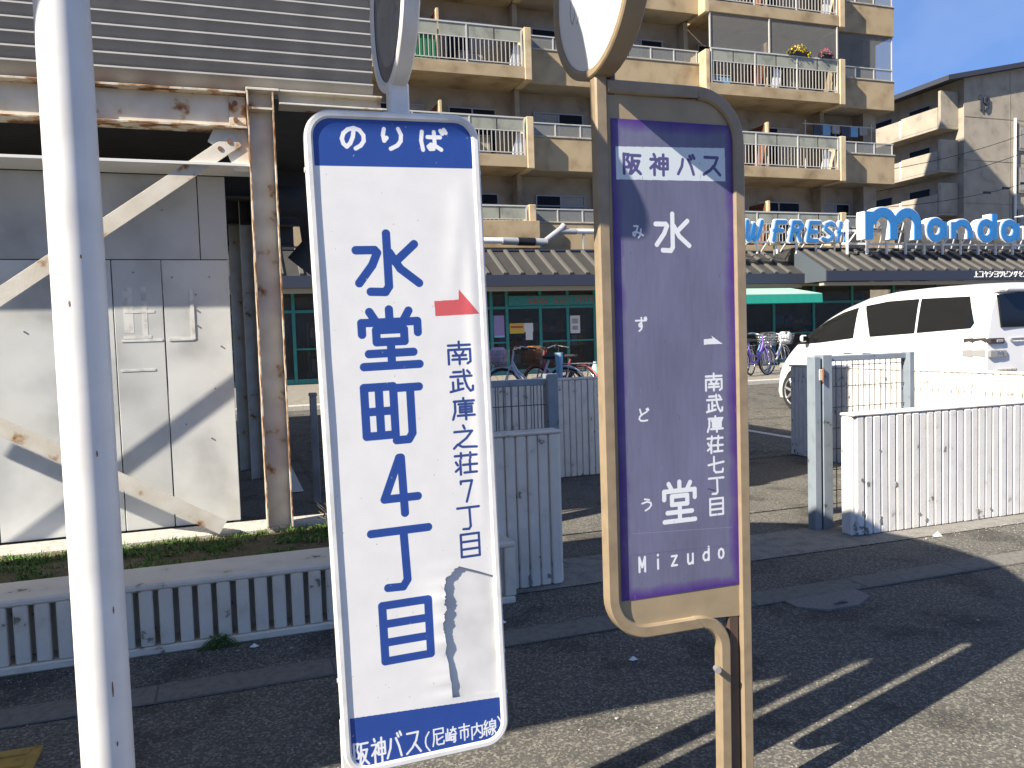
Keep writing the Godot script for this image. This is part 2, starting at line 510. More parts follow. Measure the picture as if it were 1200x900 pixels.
# the strokes of a character fitted into an ink box centred on c (metres, y up), for a pen of width pen
func fitted(ch: String, c: Vector2, w: float, h: float, pen: float, slant := 0.0) -> Array:
	var st := strokes(ch)
	var lo := Vector2(1e9, 1e9)
	var hi := Vector2(-1e9, -1e9)
	for l in st:
		for p in l:
			lo = lo.min(p)
			hi = hi.max(p)
	var sz := (hi - lo).max(Vector2(1, 1))
	var inner := Vector2(maxf(w - pen, 0.0005), maxf(h - pen, 0.0005))
	if hi.x - lo.x < 2:
		inner.x = 0.0
	if hi.y - lo.y < 2:
		inner.y = 0.0
	var out: Array = []
	for l in st:
		var line: Array = []
		for p in l:
			var q: Vector2 = (p - (lo + hi) * 0.5) / sz * inner
			line.append(c + Vector2(q.x - q.y * slant, -q.y))
		out.append(line)
	return out

# a printed face: a picture in memory with its own metres
class Print:
	var w: int
	var h: int
	var px: float
	var org: Vector2
	var data: PackedByteArray
	func _init(x0: float, y0: float, x1: float, y1: float, per_m: float, c: Color) -> void:
		px = per_m
		org = Vector2(x0, y1)
		w = int(ceil((x1 - x0) * per_m))
		h = int(ceil((y1 - y0) * per_m))
		data = PackedByteArray()
		data.resize(w * h * 3)
		var r := int(c.r * 255)
		var g := int(c.g * 255)
		var b := int(c.b * 255)
		for i in w * h:
			data[i * 3] = r
			data[i * 3 + 1] = g
			data[i * 3 + 2] = b
	func mixpx(x: int, y: int, c: Color, a: float) -> void:
		var i := (y * w + x) * 3
		data[i] = int(lerpf(data[i], c.r * 255, a))
		data[i + 1] = int(lerpf(data[i + 1], c.g * 255, a))
		data[i + 2] = int(lerpf(data[i + 2], c.b * 255, a))
	func rect(x0: float, y0: float, x1: float, y1: float, c: Color) -> void:
		for y in range(maxi(0, int((org.y - y1) * px)), mini(h, int((org.y - y0) * px))):
			for x in range(maxi(0, int((x0 - org.x) * px)), mini(w, int((x1 - org.x) * px))):
				mixpx(x, y, c, 1.0)
	func poly(pts: Array, c: Color) -> void:
		var p := PackedVector2Array()
		var lo := Vector2(1e9, 1e9)
		var hi := Vector2(-1e9, -1e9)
		for q in pts:
			var v := Vector2((q.x - org.x) * px, (org.y - q.y) * px)
			p.append(v)
			lo = lo.min(v)
			hi = hi.max(v)
		for y in range(maxi(0, int(lo.y)), mini(h, int(hi.y) + 1)):
			for x in range(maxi(0, int(lo.x)), mini(w, int(hi.x) + 1)):
				if Geometry2D.is_point_in_polygon(Vector2(x + 0.5, y + 0.5), p):
					mixpx(x, y, c, 1.0)
	func line(a: Vector2, b: Vector2, pen: float, c: Color) -> void:
		var p := Vector2((a.x - org.x) * px, (org.y - a.y) * px)
		var q := Vector2((b.x - org.x) * px, (org.y - b.y) * px)
		var r := pen * px * 0.5
		var lo := p.min(q) - Vector2(r + 1, r + 1)
		var hi := p.max(q) + Vector2(r + 1, r + 1)
		var d := q - p
		var l2 := maxf(d.length_squared(), 1e-6)
		for y in range(maxi(0, int(lo.y)), mini(h, int(hi.y) + 1)):
			for x in range(maxi(0, int(lo.x)), mini(w, int(hi.x) + 1)):
				var v := Vector2(x + 0.5, y + 0.5) - p
				var t := clampf(v.dot(d) / l2, 0.0, 1.0)
				var a2 := r + 0.5 - (v - d * t).length()
				if a2 > 0:
					mixpx(x, y, c, minf(a2, 1.0))
	func strokes(ls: Array, pen: float, c: Color) -> void:
		for l in ls:
			for i in l.size() - 1:
				line(l[i], l[i + 1], pen, c)
	func texture() -> ImageTexture:
		var img := Image.create_from_data(w, h, false, Image.FORMAT_RGB8, data)
		return ImageTexture.create_from_image(img)
	func speckle(n: FastNoiseLite, amount: float) -> void:
		for y in h:
			for x in w:
				var k := 1.0 + amount * n.get_noise_2d(x, y)
				var i := (y * w + x) * 3
				data[i] = clampi(int(data[i] * k), 0, 255)
				data[i + 1] = clampi(int(data[i + 1] * k), 0, 255)
				data[i + 2] = clampi(int(data[i + 2] * k), 0, 255)

func write(pr: Print, list: Array, pen: float, c: Color, piv := Vector2.ZERO, lean := 0.0) -> void:
	for e in list:
		var at := (Vector2(e[1], e[2]) - piv).rotated(-lean)
		pr.strokes(fitted(e[0], at, e[3], e[4], pen), pen, c)

func print_material(pr: Print, rough := 0.45) -> StandardMaterial3D:
	var m := StandardMaterial3D.new()
	m.albedo_texture = pr.texture()
	m.roughness = rough
	return m

func smooth_noise(seed_: int, freq: float, oct := 3) -> FastNoiseLite:
	var n := FastNoiseLite.new()
	n.noise_type = FastNoiseLite.TYPE_SIMPLEX_SMOOTH
	n.seed = seed_
	n.frequency = freq
	n.fractal_octaves = oct
	return n

# letters cut from sheet: each stroke a slab, one a hair thicker than the next so that no two faces share a plane
func cut_letter(st: SurfaceTool, ls: Array, pen: float, z0: float, z1: float, step := 0.002, butt := false) -> void:
	var xf := Transform3D.IDENTITY
	var k := 0
	for l in ls:
		for i in l.size() - 1:
			var a: Vector2 = l[i]
			var b: Vector2 = l[i + 1]
			var d := (b - a).angle()
			var side := Vector2(-sin(d), cos(d)) * pen * 0.5
			var pts: Array = [a + side, a - side] if butt and i == 0 and l[0] != l[-1] else arc(a, pen * 0.5, rad_to_deg(d) + 90, rad_to_deg(d) + 270, 6)
			pts += [b - side, b + side] if butt and i == l.size() - 2 and l[0] != l[-1] else arc(b, pen * 0.5, rad_to_deg(d) - 90, rad_to_deg(d) + 90, 6)
			prism(st, PackedVector2Array(pts), z0 - k * step * 0.25, z1 + (k % 5) * step, xf)
			k += 1

# ------------------------------------------------------------------ the two bus stop signs
func disc(parent: Node3D, x: float, y: float, z: float, r: float, thick: float, rim_m: Material, face_m: Material, back_m: Material) -> void:
	# a round sign whose faces look along the street
	var st := newst()
	var n := 48
	var prof := [[r - 0.022, -thick * 0.5 + 0.006], [r - 0.016, -thick * 0.5], [r - 0.003, -thick * 0.5], [r, -thick * 0.5 + 0.003], [r, thick * 0.5 - 0.003], [r - 0.003, thick * 0.5], [r - 0.016, thick * 0.5], [r - 0.022, thick * 0.5 - 0.006]]
	for i in n:
		var a0 := TAU * i / n
		var a1 := TAU * (i + 1) / n
		for k in prof.size() - 1:
			st.set_smooth_group(k + 1)
			var q: Array[Vector3] = []
			for e in [[a0, k], [a1, k], [a1, k + 1], [a0, k + 1]]:
				var pr: Array = prof[e[1]]
				q.append(Vector3(x + pr[1], y + sin(e[0]) * pr[0], z + cos(e[0]) * pr[0]))
			quad(st, q[0], q[1], q[2], q[3])
	var rim := part(parent, "round_rim", st, rim_m)
	for side in [-1.0, 1.0]:
		var f := newst()
		var rr := r - 0.020
		var xx: float = x + side * (thick * 0.5 - 0.007)
		for i in n:
			for e in [null, TAU * i / n, TAU * (i + (1 if side < 0 else -1)) / n]:
				var p := Vector3(xx, y, z) if e == null else Vector3(xx, y + sin(e) * rr, z + cos(e) * rr)
				f.set_uv(Vector2((p.z - z) / rr * 0.5 + 0.5, 0.5 - (p.y - y) / rr * 0.5))
				f.add_vertex(p)
		part(parent, "round_face", f, face_m if side < 0 else back_m)

func sign_left() -> void:
	var at := Vector3(0.353, 0.0, -1.63)
	var lean := 0.019
	var o := thing("bus_stop_sign", "white bus stop panel with blue headings and blue lettering, torn near its foot", "bus stop sign", at)
	var tilt := Node3D.new()
	tilt.name = "panel"
	o.add_child(tilt)
	tilt.position = Vector3(0, 0.32, 0)
	tilt.rotation.z = lean
	var piv := Vector2(0.353, 0.32)
	var W := 0.176
	var Hh := 1.335
	# backing plate and raised rim
	var st := newst()
	prism(st, PackedVector2Array(round_rect(-W + 0.004, 0.004, W - 0.004, Hh - 0.004, 0.046)), -0.024, -0.004)
	part(tilt, "backing_plate", st, M.sign_base, false)
	st = newst()
	bar_path(st, round_rect(-W + 0.008, 0.008, W - 0.008, Hh - 0.008, 0.044, 10), 0.016, -0.026, 0.0055, true, 0.004)
	part(tilt, "rim", st, M.sign_frame, false)
	# screws on the rim
	for yy in [0.11, 0.2, 1.22]:
		for s in [-1, 1]:
			st = newst()
			tube(st, [Vector3(s * (W - 0.001), yy, -0.008), Vector3(s * (W + 0.003), yy, -0.008)], 0.005, 8)
			part(tilt, "rim_screw", st, M.sign_frame, false)
	# the printed sheet
	var x0 := -W + 0.015
	var x1 := W - 0.015
	var y0 := 0.014
	var y1 := Hh - 0.014
	var blue := lin(0.022, 0.066, 0.29)
	var pr := Print.new(x0, y0, x1, y1, 1450.0, lin(0.765, 0.755, 0.735))
	pr.rect(x0, 1.227, x1, y1, blue)
	pr.poly([Vector2(x0, y0), Vector2(x1, y0), Vector2(x1, 0.103), Vector2(x0, 0.121)], blue)
	write(pr, [["水", 0.3050, 1.3565, 0.1410, 0.1332], ["堂", 0.3048, 1.2066, 0.1302, 0.1299], ["町", 0.3043, 1.0528, 0.1289, 0.1273], ["4", 0.3136, 0.9042, 0.0856, 0.1311], ["丁", 0.3097, 0.7532, 0.1353, 0.1338], ["目", 0.3147, 0.6029, 0.1122, 0.1324]], 0.0168, blue, piv, lean)
	write(pr, [["南", 0.4471, 1.1706, 0.0514, 0.0514], ["武", 0.4496, 1.1127, 0.0534, 0.0498], ["庫", 0.4521, 1.0536, 0.0517, 0.0500], ["之", 0.4528, 0.9953, 0.0537, 0.0520], ["荘", 0.4536, 0.9385, 0.0519, 0.0504], ["7", 0.4533, 0.8797, 0.0297, 0.0488], ["丁", 0.4550, 0.8224, 0.0522, 0.0508], ["目", 0.4568, 0.7648, 0.0448, 0.0528]], 0.0052, lin(0.03, 0.06, 0.22), piv, lean)
	write(pr, [["の", 0.2456, 1.6000, 0.0509, 0.0479], ["り", 0.3239, 1.6027, 0.0448, 0.0480], ["ば", 0.4088, 1.6048, 0.0606, 0.0496]], 0.0084, lin(0.80, 0.80, 0.80), piv, lean)
	write(pr, [["阪", 0.2112, 0.3600, 0.0330, 0.0520], ["神", 0.2462, 0.3612, 0.0315, 0.0550], ["バ", 0.2792, 0.3661, 0.0353, 0.0559], ["ス", 0.3194, 0.3627, 0.0341, 0.0472]], 0.0046, lin(0.80, 0.80, 0.80), piv, lean)
	write(pr, [["(", 0.3489, 0.3587, 0.0116, 0.0439], ["尼", 0.3725, 0.3643, 0.0275, 0.0385], ["崎", 0.4005, 0.3635, 0.0259, 0.0369], ["市", 0.4294, 0.3644, 0.0262, 0.0390], ["内", 0.4577, 0.3617, 0.0265, 0.0373], ["線", 0.4866, 0.3638, 0.0306, 0.0375], [")", 0.5096, 0.3609, 0.0116, 0.0490]], 0.0034, lin(0.80, 0.80, 0.80), piv, lean)
	var arrow: Array = []
	for v in [Vector2(0.3982, 1.2785), Vector2(0.4498, 1.2808), Vector2(0.4506, 1.3023), Vector2(0.4939, 1.2506), Vector2(0.3990, 1.2474)]:
		arrow.append((v - piv).rotated(-lean))
	pr.poly(arrow, lin(0.62, 0.11, 0.115))
	pr.speckle(smooth_noise(4, 0.01, 4), 0.02)
	rng.seed = 31
	for i in 70:
		var sp := Vector2(rng.randf_range(x0, x1), rng.randf_range(y0, y1))
		pr.line(sp, sp + Vector2(rng.randf_range(-0.002, 0.002), rng.randf_range(-0.003, 0.003)), rng.randf_range(0.0006, 0.0016), lin(0.42, 0.40, 0.36))
	# where the sheet is torn away
	var tear := PackedVector2Array()
	for v in [Vector2(0.4306, 0.7225), Vector2(0.4240, 0.7195), Vector2(0.4180, 0.7140), Vector2(0.4150, 0.7120), Vector2(0.4115, 0.7067), Vector2(0.4050, 0.7040), Vector2(0.3989, 0.6982), Vector2(0.4002, 0.6900), Vector2(0.3962, 0.6804), Vector2(0.3990, 0.6679), Vector2(0.3960, 0.6560), Vector2(0.3948, 0.6442), Vector2(0.4006, 0.6353), Vector2(0.3950, 0.6260), Vector2(0.3939, 0.6200), Vector2(0.3909, 0.5921), Vector2(0.3945, 0.5794), Vector2(0.3955, 0.5507), Vector2(0.4004, 0.5173), Vector2(0.4051, 0.4756), Vector2(0.4060, 0.4434), Vector2(0.4539, 0.4420), Vector2(0.54, 0.4350), Vector2(0.54, 0.7000), Vector2(0.5172, 0.6995), Vector2(0.5071, 0.6925), Vector2(0.4717, 0.7073)]:
		var q: Vector2 = (v - piv).rotated(-lean)
		if tear.size() > 0 and v.x < 0.5 and v.y > 0.45 and v.y < 0.722 and v.x < 0.44:
			# ragged paper edge between the main turns
			var from := tear[tear.size() - 1]
			for j in 3:
				var f := (j + 1) / 4.0
				tear.append(from.lerp(q, f) + Vector2(rng.randf_range(-0.0026, 0.0026), rng.randf_range(-0.0012, 0.0012)))
		tear.append(q)
	var wave := smooth_noise(14, 3.0, 2)
	var outline := PackedVector2Array(round_rect(x0, y0, x1, y1, 0.034, 10))
	st = newst()
	st.set_smooth_group(0)
	var nx := 44
	var ny := 150
	for j in ny:
		for i in nx:
			var c0 := Vector2(lerpf(x0, x1, float(i) / nx), lerpf(y0, y1, float(j) / ny))
			var c1 := Vector2(lerpf(x0, x1, float(i + 1) / nx), lerpf(y0, y1, float(j + 1) / ny))
			var cell := PackedVector2Array([c0, Vector2(c1.x, c0.y), c1, Vector2(c0.x, c1.y)])
			var pieces: Array = [cell]
			if (i < 6 or i > nx - 7) and (j < 6 or j > ny - 7):
				pieces = Geometry2D.intersect_polygons(cell, outline)
			var res: Array = []
			for pc in pieces:
				if c1.x > 0.02 and c0.y < 0.43 and c1.y > 0.09:
					res += Geometry2D.clip_polygons(pc, tear)
				else:
					res.append(pc)
			for pc in res:
				var idx := Geometry2D.triangulate_polygon(pc)
				for t in range(0, idx.size(), 3):
					var a: Vector2 = pc[idx[t]]
					var b: Vector2 = pc[idx[t + 1]]
					var c: Vector2 = pc[idx[t + 2]]
					if (b - a).cross(c - a) < 0:
						var sw := b
						b = c
						c = sw
					for v in [a, c, b]:
						st.set_uv(Vector2((v.x - pr.org.x) * pr.px / pr.w, (pr.org.y - v.y) * pr.px / pr.h))
						st.add_vertex(Vector3(v.x, v.y, sheet_z(v, wave)))
	var sheet := part(tilt, "printed_sheet", st, print_material(pr, 0.42), false)
	# bracket, neck and feet
	st = newst()
	box(st, Vector3(0.325, 1.640, -1.684), Vector3(0.366, 1.722, -1.645), 0.004)
	part(o, "neck", st, M.sign_frame)
	var fp := Print.new(-1, -1, 1, 1, 160.0, lin(0.13, 0.14, 0.16))
	for y in fp.h:
		for x in fp.w:
			var v := Vector2(x / 160.0 - 1.0, 1.0 - y / 160.0)
			if v.length() > 0.80:
				fp.mixpx(x, y, lin(0.012, 0.016, 0.04), 1.0)
			elif v.y > 0.16:
				fp.mixpx(x, y, lin(0.012, 0.05, 0.03), 1.0)
	write(fp, [["の", -0.42, -0.2, 0.26, 0.28], ["り", 0.0, -0.2, 0.22, 0.28], ["ば", 0.42, -0.2, 0.28, 0.28]], 0.035, lin(0.03, 0.035, 0.05))
	var fm := print_material(fp, 0.25)
	disc(o, 0.345, 1.893, -1.672, 0.182, 0.034, M.sign_frame, fm, fm)
	for x in [0.195, 0.245]:
		part(o, "foot_post", boxm(Vector3(x - 0.02, 0.02, -1.676), Vector3(x + 0.02, 0.42, -1.662), 0.002), M.sign_frame)
	part(o, "base_plate", boxm(Vector3(0.18, 0.0, -1.80), Vector3(0.54, 0.03, -1.50), 0.006), M.plaster_gray)

func sheet_z(v: Vector2, wave: FastNoiseLite) -> float:
	var z := 0.0008 + 0.0005 * (wave.get_noise_2d(v.x, v.y) + 0.4)
	# the sheet stands off where it is torn: along the tear's left side and over its top
	var dy := clampf((v.y - 0.10) / 0.05, 0, 1) * clampf((0.415 - v.y) / 0.05, 0, 1)
	var dx := absf(v.x - 0.05)
	z += 0.0028 * dy * exp(-dx * dx / 0.0016) * (0.75 + 0.9 * wave.get_noise_2d(v.y * 6.0, 3.0))
	# two long creases in the upper half
	var c1 := v.x - 0.118 - (v.y - 1.08) * 0.12
	if v.y > 0.95 and v.y < 1.22:
		z += 0.0016 * exp(-c1 * c1 / 0.00035) * sin((v.y - 0.95) / 0.27 * PI)
	var c2 := v.x - 0.145
	z += 0.0022 * exp(-c2 * c2 / 0.0002) * clampf((v.y - 0.45) / 0.2, 0, 1) * clampf((1.2 - v.y) / 0.2, 0, 1)
	return z

func sign_right() -> void:
	var at := Vector3(1.0, 0.0, -1.67)
	var o := thing("bus_stop_sign", "bronze tube bus stop frame with faded purple panel and white lettering", "bus stop sign", at)
	var zf0 := -1.690
	var zf1 := -1.659
	# left tube: from under the disc down, round the lower corner and to the ground
	var path: Array = [Vector2(0.802, 1.79), Vector2(0.804, 0.62)]
	path += arc(Vector2(0.894, 0.592), 0.09, 180, 270, 10)
	path += [Vector2(1.03, 0.502)]
	path += arc(Vector2(1.03, 0.432), 0.07, 90, 0, 8)
	path += [Vector2(1.098, 0.0)]
	var st := newst()
	bar_path(st, path, 0.030, zf0, zf1)
	part(o, "inner_tube", st, M.bronze)
	path = [Vector2(0.818, 1.752), Vector2(1.05, 1.752)]
	path += arc(Vector2(1.05, 1.642), 0.11, 90, 0, 10)
	path += [Vector2(1.164, 0.0)]
	st = newst()
	bar_path(st, path, 0.030, zf0 + 0.002, zf1 - 0.002)
	part(o, "outer_tube", st, M.bronze)
	part(o, "dark_post", boxm(Vector3(1.117, 0.0, -1.688), Vector3(1.146, 0.58, -1.672), 0.003), M.brown_post)
	var outline: Array = [Vector2(0.81, 0.60)] + arc(Vector2(0.894, 0.592), 0.084, 180, 270, 8) + [Vector2(1.03, 0.508), Vector2(1.155, 0.50), Vector2(1.155, 1.64)] + arc(Vector2(1.05, 1.642), 0.104, 0, 90, 8) + [Vector2(0.81, 1.746)]
	st = newst()
	prism(st, PackedVector2Array(outline), -1.690, -1.671)
	part(o, "backing_panel", st, M.bronze_panel)
	# purple printed sheet
	var x0 := 0.828
	var x1 := 1.148
	var y0 := 0.580
	var y1 := 1.683
	var pr := Print.new(x0, y0, x1, y1, 1400.0, lin(0.115, 0.118, 0.27))
	var n := smooth_noise(77, 0.006, 4)
	var n2 := smooth_noise(78, 0.05, 3)
	for y in pr.h:
		for x in pr.w:
			var e := minf(minf(x, pr.w - 1 - x), minf(y, pr.h - 1 - y)) / 1400.0
			var k := clampf(1.0 - (e + 0.010 * n.get_noise_2d(x, y)) / 0.028, 0.0, 1.0)
			var f := 1.0 + 0.10 * n.get_noise_2d(x * 0.6, y * 0.25) + 0.04 * n2.get_noise_2d(x, y * 0.12)
			var i := (y * pr.w + x) * 3
			pr.data[i] = int(clampf(lerpf(103, 72, k) * f, 0, 255))
			pr.data[i + 1] = int(clampf(lerpf(104, 42, k) * f, 0, 255))
			pr.data[i + 2] = int(clampf(lerpf(128, 122, k) * f, 0, 255))
	var wt := lin(0.72, 0.74, 0.76)
	pr.poly([Vector2(0.8385, 1.621), Vector2(1.1245, 1.630), Vector2(1.1255, 1.5525), Vector2(0.839, 1.5475)], lin(0.60, 0.66, 0.68))
	var ink := lin(0.085, 0.08, 0.20)
	write(pr, [["阪", 0.8796, 1.5834, 0.0487, 0.0507], ["神", 0.9485, 1.5842, 0.0512, 0.0532], ["バ", 1.0197, 1.5875, 0.0500, 0.0510], ["ス", 1.0886, 1.5865, 0.0512, 0.0470]], 0.0072, ink)
	write(pr, [["み", 0.8906, 1.4308, 0.0299, 0.0302], ["ず", 0.8937, 1.2201, 0.0323, 0.0353], ["ど", 0.8956, 1.0105, 0.0288, 0.0327], ["う", 0.8978, 0.7994, 0.0279, 0.0311]], 0.0042, wt)
	write(pr, [["水", 0.9802, 1.4308, 0.0990, 0.0957], ["堂", 0.9854, 0.7995, 0.0936, 0.1039]], 0.0112, wt)
	write(pr, [["南", 1.0843, 1.0777, 0.0488, 0.0457], ["武", 1.0853, 1.0268, 0.0482, 0.0456], ["庫", 1.0863, 0.9766, 0.0473, 0.0427], ["荘", 1.0853, 0.9275, 0.0474, 0.0453], ["七", 1.0868, 0.8789, 0.0475, 0.0433], ["丁", 1.0864, 0.8271, 0.0463, 0.0435], ["目", 1.0865, 0.7769, 0.0414, 0.0444]], 0.0054, wt)
	write(pr, [["M", 0.8827, 0.6597, 0.0201, 0.0394], ["i", 0.9243, 0.6613, 0.0090, 0.0386], ["z", 0.9681, 0.6586, 0.0193, 0.0279], ["u", 1.0117, 0.6579, 0.0186, 0.0289], ["d", 1.0549, 0.6652, 0.0203, 0.0374], ["o", 1.0970, 0.6608, 0.0192, 0.0283]], 0.0054, wt)
	pr.poly([Vector2(1.0587, 1.1676), Vector2(1.0590, 1.1804), Vector2(1.0830, 1.1817), Vector2(1.0792, 1.1887), Vector2(1.1105, 1.1679)], wt)
	# scratches
	rng.seed = 37
	for i in 90:
		var sp := Vector2(rng.randf_range(x0, x1), rng.randf_range(y0, y1))
		pr.line(sp, sp + Vector2(rng.randf_range(-0.003, 0.003), rng.randf_range(-0.012, 0.012)), rng.randf_range(0.0005, 0.0011), lin(0.2, 0.2, 0.31) if i % 3 else lin(0.06, 0.06, 0.13))
	pr.line(Vector2(0.86, 0.735), Vector2(1.13, 0.722), 0.0012, lin(0.22, 0.22, 0.36))
	pr.line(Vector2(0.86, 0.685), Vector2(1.12, 0.678), 0.0009, lin(0.08, 0.08, 0.2))
	pr.line(Vector2(1.064, 0.822), Vector2(1.082, 0.816), 0.003, lin(0.06, 0.05, 0.12))
	st = newst()
	for e in [[0, 0], [1, 1], [1, 0], [0, 0], [0, 1], [1, 1]]:
		st.set_uv(Vector2(e[0], 1 - e[1]))
		st.add_vertex(Vector3(lerpf(x0, x1, e[0]), lerpf(y0, y1, e[1]), -1.6695))
	part(o, "printed_sheet", st, print_material(pr, 0.5))
	# round sign on top
	var fp := Print.new(-1, -1, 1, 1, 180.0, lin(0.80, 0.80, 0.80))
	fp.rect(-1, 0.30, 1, 1, lin(0.60, 0.60, 0.74))
	write(fp, [["の", -0.46, -0.10, 0.34, 0.46], ["り", 0.0, -0.08, 0.26, 0.46], ["ば", 0.46, -0.10, 0.36, 0.46]], 0.022, lin(0.36, 0.36, 0.42))
	var fm := print_material(fp, 0.4)
	disc(o, 0.806, 1.975, -1.672, 0.205, 0.05, M.bronze, fm, fm)
	st = newst()
	box(st, Vector3(0.822, 1.735, -1.69), Vector3(0.842, 1.80, -1.668), 0.003)
	tube(st, [Vector3(0.832, 1.765, -1.668), Vector3(0.832, 1.765, -1.663)], 0.006, 8)
	part(o, "disc_bracket", st, M.brown_post)
	st = newst()
	tube(st, [Vector3(1.072, 0.385, -1.662), Vector3(1.068, 0.385, -1.645)], 0.008, 10)
	part(o, "clamp_bolt", st, M.alloy)

# ------------------------------------------------------------------ ground
func sheet(called: String, x0: float, z0: float, x1: float, z1: float, y: float, m: Material) -> MeshInstance3D:
	var st := newst()
	quad(st, Vector3(x0, y, z1), Vector3(x1, y, z1), Vector3(x1, y, z0), Vector3(x0, y, z0))
	return structure(called, st, m)

func ground() -> void:
	sheet("ground", -160, -260, 200, 60, 0.0, M.asphalt)
	sheet("parking_lot", 0.6, -15.0, 60, -6.35, 0.004, M.asphalt_old)
	# gutter: cast slabs in a row, each with its own joint
	var gut := sheet("gutter", -20, -3.085, 30, -2.925, 0.003, M.cover)
	var ms := finish(boxm(Vector3(-0.298, 0, -0.075), Vector3(0.298, 0.007, 0.075), 0.004))
	for i in 40:
		var o := put(gut, "gutter_slab", ms, M.gutter)
		o.position = Vector3(-6 + i * 0.6, 0.0015, -3.005 + 0.002 * sin(i * 2.3))
	sheet("kerb_strip", 0.9, -3.97, 30, -3.52, 0.004, M.pavement)
	sheet("passage_pavement", 1.0, -6.05, 30, -4.45, 0.006, M.asphalt)
	# raised pavement before the shops
	var st := newst()
	box(st, Vector3(-40, -0.05, -40), Vector3(80, 0.09, -15.1), 0.0)
	structure("shop_pavement", st, M.shop_pavement)
	st = newst()
	box(st, Vector3(-40, -0.05, -15.095), Vector3(80, 0.10, -14.95), 0.02)
	structure("kerb", st, M.kerb_white)
	# painted bay line seen under the left building
	sheet("bay_line", 0.36, -10.2, 0.5, -6.7, 0.008, M.line_paint)
	for x in [3.2, 5.7]:
		sheet("bay_line", x, -10.4, x + 0.1, -7.0, 0.008, M.line_paint)
	# cover plate
	var c := thing("manhole_cover", "grey eight sided utility cover set in the shaded asphalt", "manhole cover", Vector3(2.43, 0, -2.87))
	var poly := PackedVector2Array([Vector2(-0.19, -0.03), Vector2(-0.10, -0.11), Vector2(0.06, -0.115), Vector2(0.19, -0.04), Vector2(0.20, 0.05), Vector2(0.08, 0.12), Vector2(-0.10, 0.115), Vector2(-0.19, 0.05)])
	st = newst()
	prism(st, poly, -0.01, 0.008, Transform3D(Basis(Vector3.RIGHT, Vector3(0, 0, -1), Vector3.UP), Vector3(2.43, 0, -2.87)))
	part(c, "plate", st, M.cover)
	st = newst()
	tube(st, [Vector3(2.40, 0.008, -2.80), Vector3(2.44, 0.016, -2.80), Vector3(2.47, 0.008, -2.80)], 0.006, 6)
	part(c, "lifting_eye", st, M.wire)
	# tactile tiles
	for k in [[-0.745, -2.60, "yellow ridged paving tile beside the white shelter post"], [-1.047, -2.60, "yellow ridged paving tile one place further from the shelter post"]]:
		var t := thing("tactile_tile", k[2], "paving tile", Vector3(k[0], 0, k[1]), "tactile paving tiles")
		part(t, "slab", boxm(Vector3(k[0] - 0.148, -0.02, k[1] - 0.148), Vector3(k[0] + 0.148, 0.008, k[1] + 0.148), 0.004), M.tactile)
		for i in 4:
			part(t, "ridge", boxm(Vector3(k[0] - 0.12, 0.006, k[1] - 0.125 + i * 0.075), Vector3(k[0] + 0.12, 0.013, k[1] - 0.095 + i * 0.075), 0.004), M.tactile)
	# loose grit on the road, thicker along the kerbs
	var gm := newst()
	box(gm, Vector3(-1, -0.55, -0.8), Vector3(1, 0.55, 0.8), 0.4)
	var mm := MultiMesh.new()
	mm.transform_format = MultiMesh.TRANSFORM_3D
	mm.mesh = finish(gm)
	var xs: Array = []
	rng.seed = 41
	for i in 2600:
		var p := Vector2(rng.randf_range(-1.6, 6.0), rng.randf_range(-3.45, -1.5))
		if i % 3 == 0:
			p.y = -3.40 + absf(rng.randfn(0.0, 0.05)) if p.x < 1.5 else -3.56 + absf(rng.randfn(0.0, 0.06))
		var r := rng.randf_range(0.0012, 0.0034)
		if rng.randf() < 0.03:
			r *= 2.2
		xs.append(Transform3D(Basis(Vector3.UP, rng.randf() * TAU).scaled(Vector3.ONE * r), Vector3(p.x, r * 0.4 + (0.005 if p.y < -3.5 else 0.0), p.y)))
	mm.instance_count = xs.size()
	for i in xs.size():
		mm.set_instance_transform(i, xs[i])
	var grit := MultiMeshInstance3D.new()
	grit.name = "grit"
	grit.multimesh = mm
	grit.material_override = M.pebble
	add_child(grit)
	grit.set_meta("label", "loose pale grit scattered on the asphalt")
	grit.set_meta("category", "grit")
	grit.set_meta("kind", "stuff")
	# scraps of litter
	for l in [[0.03, -3.33, 0.3, "white cigarette end lying by the slatted planter"], [3.72, -3.50, 1.1, "crumpled white scrap at the foot of the white fence"], [1.34, -2.62, 0.7, "white paper scrap on the sunlit asphalt between the signs"], [1.02, -3.18, 1.9, "grey pebble on the shaded gutter"]]:
		var t := thing("litter_scrap", l[3], "litter", Vector3(l[0], 0, l[1]))
		var s2 := newst()
		var big := 1.0 if l[0] < 3 else 1.7
		for i in 5:
			var a: float = l[2] + i * 1.256
			var b: float = l[2] + (i + 1) * 1.256
			var r0 := 0.012 + 0.008 * sin(i * 3.1)
			var r1 := 0.012 + 0.008 * sin(((i + 1) % 5) * 3.1)
			var ctr := Vector3(l[0], 0.018 * big, l[1])
			var pa := Vector3(l[0] + cos(a) * r0 * big * 1.7, 0.005, l[1] + sin(a) * r0 * big)
			var pb := Vector3(l[0] + cos(b) * r1 * big * 1.7, 0.005, l[1] + sin(b) * r1 * big)
			tri(s2, ctr, pb, pa)
		part(t, "scrap", s2, M.white_plain)

